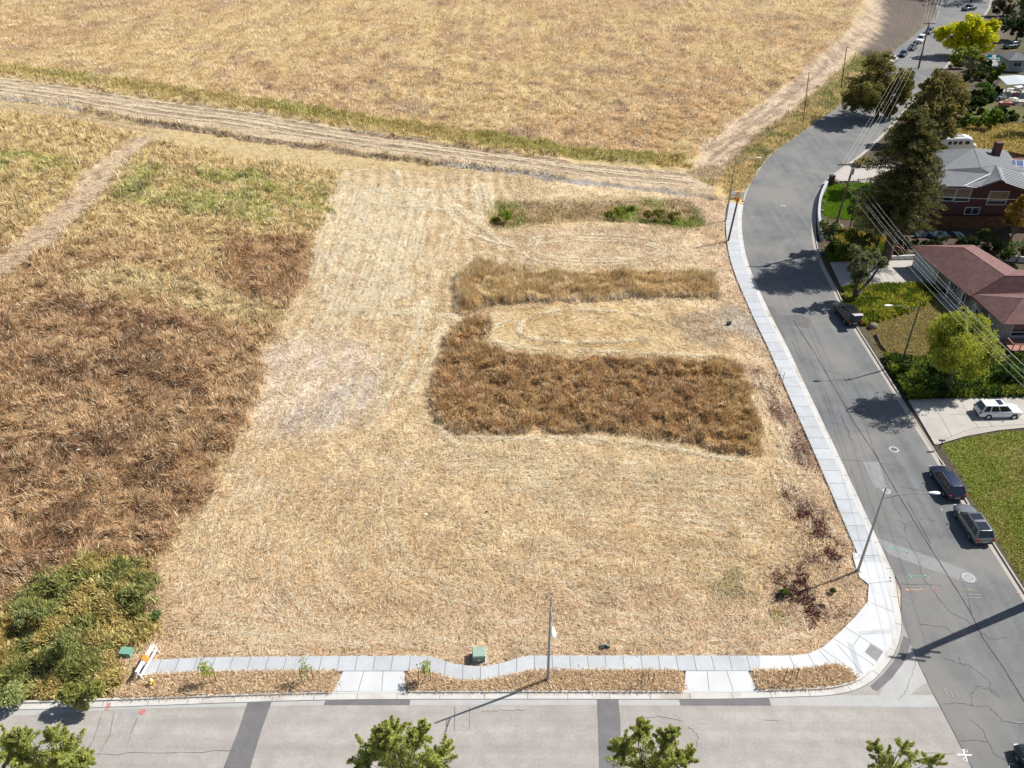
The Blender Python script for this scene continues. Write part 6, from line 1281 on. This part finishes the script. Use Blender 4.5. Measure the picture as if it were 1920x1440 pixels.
tree("broad_tree", "broad dark green and ochre tree directly behind the redwood", G(1735, 345), [(1740, 190, 32), (1715, 215, 26), (1768, 205, 30), (1745, 240, 34), (1720, 260, 26), (1775, 245, 24), (1755, 160, 22), (1760, 285, 20), (1735, 300, 22)], (0.24, 0.22, 0.06), (0.07, 0.09, 0.03), .45, sub=34, per=70, seed=42, trunk=.45, cc=(0.48, 0.33, 0.10), pc=.18, subr=.24, fill=.3)
tree("broad_tree", "broad brown-green tree behind the redwood's top", G(1775, 262), [(1778, 158, 30), (1800, 178, 24), (1788, 205, 24), (1762, 148, 22), (1740, 165, 20)], (0.30, 0.26, 0.07), (0.10, 0.11, 0.035), .45, sub=30, per=70, seed=43, trunk=.4, cc=(0.38, 0.26, 0.08), pc=.2, subr=.27)
tree("yellow_tree", "brilliant yellow-green tree above the far road", (123.2, 243.5), [(1812, 64, 32), (1785, 66, 26), (1842, 60, 28), (1850, 80, 22), (1820, 48, 24), (1768, 62, 16), (1830, 86, 22), (1798, 82, 20), (1862, 48, 13)], (0.72, 0.70, 0.02), (0.42, 0.46, 0.02), .6, sub=36, per=70, seed=44, trunk=.4, cc=(0.88, 0.78, 0.03), pc=.3, subr=.27)
tree("green_tree", "open yellow-green tree just below the brilliant yellow tree", G(1818, 150), [(1800, 98, 14), (1820, 95, 14), (1838, 105, 12), (1790, 110, 9)], (0.36, 0.40, 0.06), (0.15, 0.19, 0.03), .5, sub=14, per=45, seed=45, trunk=.3, bark='bark_pale')
tree("feathery_tree", "feathery yellow-green tree between the dry lawn and the red-roofed house", (53.6, 85.4), [(1805, 642, 52), (1772, 615, 38), (1845, 640, 38, .5), (1780, 668, 38), (1825, 682, 40), (1800, 603, 30), (1758, 640, 28), (1856, 662, 26), (1830, 610, 28), (1800, 645, 42, 2.8), (1808, 650, 42, -2.5)], (0.45, 0.48, 0.055), (0.20, 0.26, 0.035), .34, sub=36, per=70, seed=46, trunk=.28, cc=(0.66, 0.60, 0.08), pc=.18, aspect=.28, subr=.30, fill=.35)
b = G(1601, 563); t = tree("leaning_tree", "grey-green tree with a forked leaning trunk in front of the middle driveway", b, [(1618, 488, 24), (1600, 500, 16), (1640, 482, 18, 1), (1612, 518, 18), (1655, 492, 12, 1), (1605, 470, 14)], (0.27, 0.29, 0.12), (0.10, 0.12, 0.05), .28, sub=22, per=60, seed=47, trunk=.34, bark='bark', cc=(0.5, 0.5, 0.3), pc=.12, subr=.27)
e = AT(1652, 495, b[1] + 1.5)[0]; MB().tube([(0, 0, 0), (.4, .1, 1.0), ((e[0] - b[0]) * .6, .8, e[2] * .55), (e[0] - b[0], 1.5, e[2])], [.33, .28, .2, .1], 8).build("fork", M['bark'], t)
tree("broad_bush_tree", "spreading dense shade tree on the kerb strip behind the leaning tree", (54.0, 117.6), [(1583, 466, 16), (1606, 455, 18), (1596, 440, 16), (1625, 450, 14)], (0.14, 0.17, 0.03), (0.06, 0.08, 0.02), .3, sub=14, per=50, seed=48, trunk=.2)
tree("small_tree", "small bright-leaved tree on the edge of the green lawn", G(1592, 434), [(1606, 382, 16), (1596, 392, 11), (1616, 395, 10), (1604, 372, 8)], (0.26, 0.34, 0.07), (0.10, 0.15, 0.03), .26, sub=14, per=40, seed=49, trunk=.14)
tree("variegated_bush", "pale yellow variegated small tree overlapping the green lawn", G(1640, 486), [(1630, 414, 30, 0, .8), (1612, 420, 18), (1650, 410, 20), (1640, 428, 20), (1655, 425, 14)], (0.60, 0.58, 0.20), (0.22, 0.26, 0.05), .30, sub=22, per=70, seed=50, trunk=.16, cc=(0.75, 0.72, 0.42), pc=.25, aspect=.3)
tree("pale_leaved_bush", "pale-leaved dark bush beside the retaining wall and leaning pole", G(1560, 470), [(1553, 428, 19), (1545, 420, 12), (1566, 424, 11), (1556, 442, 13)], (0.50, 0.50, 0.22), (0.07, 0.11, 0.03), .32, sub=18, per=55, seed=51, trunk=.12, cat="bush", cc=(0.7, 0.68, 0.4), pc=.15)
tree("round_bush", "dark green bush at the foot of the leaning utility pole", G(1566, 478), [(1566, 462, 14), (1556, 466, 10)], (0.14, 0.19, 0.03), (0.04, 0.06, 0.015), .26, sub=14, per=45, seed=52, trunk=.1, cat="bush")
tree("amber_tree", "amber-leaved tree in front of the brick house at the right edge", (79.5, 124.5), [(1912, 395, 24), (1930, 410, 28), (1900, 415, 18), (1925, 378, 16)], (0.48, 0.33, 0.04), (0.20, 0.13, 0.025), .32, sub=20, per=65, seed=53, trunk=.2, bark='bark_pale')
DG = "shrubs of the shaded gardens"
for k, (bp, bl, ca, cb, lab) in enumerate((
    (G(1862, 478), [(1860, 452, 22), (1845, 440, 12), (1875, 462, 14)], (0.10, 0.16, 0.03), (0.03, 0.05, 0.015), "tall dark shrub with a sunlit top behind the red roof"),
    (G(1905, 492), [(1905, 470, 22), (1885, 478, 12), (1925, 460, 20)], (0.14, 0.24, 0.04), (0.04, 0.07, 0.02), "bright-topped shrub beside the low white wall at the right edge"),
    (G(1700, 700), [(1695, 690, 18), (1710, 705, 18), (1690, 712, 14)], (0.11, 0.17, 0.02), (0.03, 0.05, 0.012), "dark round shrub at the kerb above the south driveway"),
    (G(1775, 705), [(1770, 690, 22), (1790, 700, 18), (1755, 702, 16)], (0.12, 0.16, 0.03), (0.03, 0.05, 0.012), "loose dark shrub under the feathery tree's near side"),
    (G(1895, 720), [(1892, 695, 18), (1910, 700, 18), (1875, 706, 14)], (0.15, 0.27, 0.03), (0.04, 0.08, 0.015), "fresh green shrub behind the white compact car"),
    (G(1910, 680), [(1915, 672, 18), (1900, 675, 10)], (0.12, 0.20, 0.03), (0.03, 0.05, 0.012), "green shrub just below the redwood deck"),
    (G(1755, 548), [(1752, 542, 10), (1764, 556, 8)], (0.09, 0.11, 0.03), (0.03, 0.04, 0.012), "small dark shrub at the foot of the garage walk"),
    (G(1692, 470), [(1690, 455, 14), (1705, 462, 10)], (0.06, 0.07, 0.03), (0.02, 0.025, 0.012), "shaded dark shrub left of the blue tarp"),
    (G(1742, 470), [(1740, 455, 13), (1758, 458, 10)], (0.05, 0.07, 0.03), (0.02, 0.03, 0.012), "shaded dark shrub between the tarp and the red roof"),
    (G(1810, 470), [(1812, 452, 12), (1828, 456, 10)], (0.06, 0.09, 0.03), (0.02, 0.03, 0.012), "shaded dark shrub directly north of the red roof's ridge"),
    (G(1850, 242), [(1850, 222, 16), (1832, 228, 13), (1868, 215, 14), (1862, 232, 12)], (0.24, 0.38, 0.03), (0.06, 0.10, 0.015), "bright green broad shrub below the crowded patio"),
    (G(1826, 236), [(1815, 225, 12), (1803, 232, 10)], (0.20, 0.30, 0.04), (0.05, 0.08, 0.015), "mid green shrub left of the bright broad shrub"),
    (G(1842, 188), [(1840, 165, 16), (1828, 180, 14), (1855, 172, 14), (1846, 190, 13)], (0.12, 0.22, 0.03), (0.03, 0.05, 0.012), "dark dense shrub left of the patio canopy"),
    (G(1870, 155), [(1868, 140, 11), (1880, 125, 9), (1858, 148, 9)], (0.26, 0.34, 0.06), (0.08, 0.12, 0.02), "tall yellow-green shrub between canopy and terrace steps"),
    (G(1800, 128), [(1796, 115, 10), (1785, 108, 8), (1808, 118, 8)], (0.28, 0.36, 0.04), (0.07, 0.11, 0.02), "yellow-green palm-like shrub on the road edge left of the terrace"),
    (G(1830, 150), [(1828, 138, 12), (1812, 142, 9), (1842, 142, 8)], (0.16, 0.15, 0.04), (0.06, 0.06, 0.02), "olive-brown shrub below the open yellow-green tree"),
    (G(1790, 245), [(1790, 235, 12), (1775, 228, 12)], (0.14, 0.17, 0.04), (0.04, 0.05, 0.015), "dull green shrub between the broad tree and the camper van"),
    )):
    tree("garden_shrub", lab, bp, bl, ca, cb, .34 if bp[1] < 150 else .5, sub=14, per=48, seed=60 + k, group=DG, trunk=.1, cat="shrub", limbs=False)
for k, (bp, bl, ca, cb, lab) in enumerate((
    (G(1905, 75), [(1892, 42, 20), (1912, 55, 18), (1925, 35, 20)], (0.07, 0.11, 0.03), (0.025, 0.04, 0.012), "dark green tree behind the pale grey roof at the top right"),
    (G(1880, 30), [(1872, 12, 14), (1885, 2, 14), (1895, 18, 12)], (0.14, 0.11, 0.08), (0.05, 0.045, 0.03), "greyish bare-looking tree at the top edge right of the road"),
    (G(1940, 40), [(1935, 5, 28), (1915, 12, 20), (1960, 20, 26)], (0.09, 0.14, 0.03), (0.03, 0.05, 0.012), "dark tree filling the extreme top right corner"),
    (G(1950, 250), [(1950, 200, 34), (1980, 215, 30)], (0.07, 0.10, 0.03), (0.025, 0.035, 0.012), "big dark tree just right of the frame shading the yellow grass"),
    (G(1885, 125), [(1884, 112, 9), (1893, 120, 8)], (0.10, 0.16, 0.03), (0.03, 0.05, 0.012), "dark conical tree touching the left end of the pale grey roof"),
    )):
    tree("dark_tree", lab, bp, bl, ca, cb, .6, sub=20, per=60, seed=90 + k, trunk=.3, group="dark trees of the far gardens")
# shadow of off-frame house/tree on the far road comes from these tall trees beyond the top edge
for k, (x, y, h) in enumerate(((157, 314, 17), (168, 320, 18), (150, 323, 16))):
    t = empty("dark_tree", (x, y, 0), 0, ["tall dark tree beyond the top edge shading the far road", "second tall dark tree further beyond the top edge", "tall dark tree right of the far road at the top edge"][k], "tree", "dark trees of the far gardens")
    MB().tube([(0, 0, 0), (0, 0, h * .8)], [.4, .15], 8).build("trunk", M['bark'], t)
    r_ = random.Random(k); leaves("crown", t, [((r_.gauss(0, 2.4), r_.gauss(0, 2.4), h * .65 + r_.gauss(0, 2)), 1.7) for _ in range(26)], 60, .7, (0.08, 0.12, 0.03), (0.03, 0.045, 0.012), 120 + k)
# bushes of the lower left corner
for k, (bp, bl, ca, cb, lab) in enumerate((
    (G(32, 1318), [(32, 1300, 30, 0, .7), (8, 1305, 22, 0, .7)], (0.52, 0.55, 0.22), (0.27, 0.32, 0.11), "pale feathery green bush spilling onto the gutter at the left edge"),
    (G(160, 1325), [(158, 1305, 28, 0, .7), (130, 1298, 24, 0, .7), (180, 1290, 20, 0, .7)], (0.46, 0.45, 0.13), (0.24, 0.26, 0.07), "yellow-green bush overhanging the gutter below the sea-green vault"),
    (G(105, 1250), [(100, 1225, 30, 0, .6), (125, 1205, 24, 0, .6)], (0.42, 0.43, 0.16), (0.22, 0.26, 0.09), "dark green leafy bush in the middle of the corner weeds"),
    (G(230, 1130), [(235, 1115, 22, 0, .6), (262, 1110, 16, 0, .6)], (0.44, 0.43, 0.14), (0.22, 0.25, 0.08), "dark green upright weed clump at the top of the corner weeds"),
    (G(45, 1180), [(45, 1160, 26, 0, .6), (75, 1150, 18, 0, .6)], (0.42, 0.43, 0.17), (0.22, 0.26, 0.10), "blue-green weed clump at the left edge below the brown grass"),
    (G(292, 1165), [(290, 1155, 12, 0, .6)], (0.30, 0.40, 0.15), (0.12, 0.18, 0.05), "small pale green weed at the edge of the mown straw"),
    (G(950, 412), [(948, 402, 16, 0, .5), (930, 412, 10, 0, .5)], (0.36, 0.44, 0.05), (0.12, 0.17, 0.03), "bright green clump at the left end of the grassy bank"),
    (G(1165, 408), [(1165, 396, 18, 0, .5), (1140, 402, 10, 0, .5), (1185, 390, 10, 0, .5)], (0.38, 0.42, 0.06), (0.13, 0.17, 0.03), "bright green clump in the middle of the grassy bank"),
    (G(1245, 412), [(1240, 400, 18, 0, .5), (1265, 405, 16, 0, .5), (1215, 402, 12, 0, .5)], (0.34, 0.30, 0.08), (0.14, 0.13, 0.035), "olive shrubby clump at the right end of the grassy bank"),
    (G(1470, 1118), [(1470, 1110, 7, 0, .6), (1478, 1128, 6, 0, .6)], (0.24, 0.34, 0.07), (0.10, 0.16, 0.04), "small green weed in the dark red patch by the corner"),
    (G(1562, 1112), [(1562, 1107, 5, 0, .6)], (0.18, 0.28, 0.08), (0.08, 0.13, 0.04), "tiny green weed nearest the corner lamp"),
    (G(1620, 312), [(1612, 305, 12, 0, .6), (1625, 300, 8, 0, .6)], (0.45, 0.38, 0.10), (0.20, 0.18, 0.05), "dry golden shrub at the top of the north driveway"),
    )):
    tree("wild_bush", lab, bp, bl, ca, cb, (.22 if k < 6 else .26), sub=24, per=60, seed=140 + k, group="wild bushes of the lot", trunk=.05, cat="bush", limbs=False)

for k in range(34):
    r_ = random.Random(500 + k); px = r_.uniform(1765, 1900); py = r_.uniform(122, 232)
    if px > 1868 and 130 < py < 215: px -= 60
    if px < 1785 and py < 150: px += 60
    g1 = r_.uniform(.5, 1.3)
    tree("garden_shrub", ["low dark shrub in the dense planting", "mid green shrub in the dense planting", "paler green shrub in the dense planting"][int((g1 - .5) / .27)] + [" right behind the redwood", " below the garden terrace", " beside the patio"][0 if px < 1800 else 1 if py < 175 else 2], G(px, py), [(px, py - 8, r_.uniform(8, 13)), (px + 8, py - 5, 7)], (0.10 * g1, 0.14 * g1, 0.03), (0.03, 0.045, 0.012), .5, sub=12, per=45, seed=600 + k, group="dense planting between redwood and patio", trunk=.1, cat="shrub", limbs=False)
for k in range(8):
    r_ = random.Random(700 + k); px = 1690 + 26 * k + r_.uniform(-6, 6); py = 448 + r_.uniform(-6, 20) + (4 if k > 4 else 0)
    tree("garden_shrub", ["leftmost", "second from left", "third from left", "fourth from left", "fifth from left", "sixth from left", "seventh from left", "rightmost"][k] + " low dark shrub in the strip above the red roof", G(px, py + 8), [(px, py, r_.uniform(9, 14), 0, .8)], (0.06, 0.09, 0.03), (0.02, 0.03, 0.01), .34, sub=12, per=45, seed=720 + k, group="shrubs of the strip above the red roof", trunk=.08, cat="shrub", limbs=False)
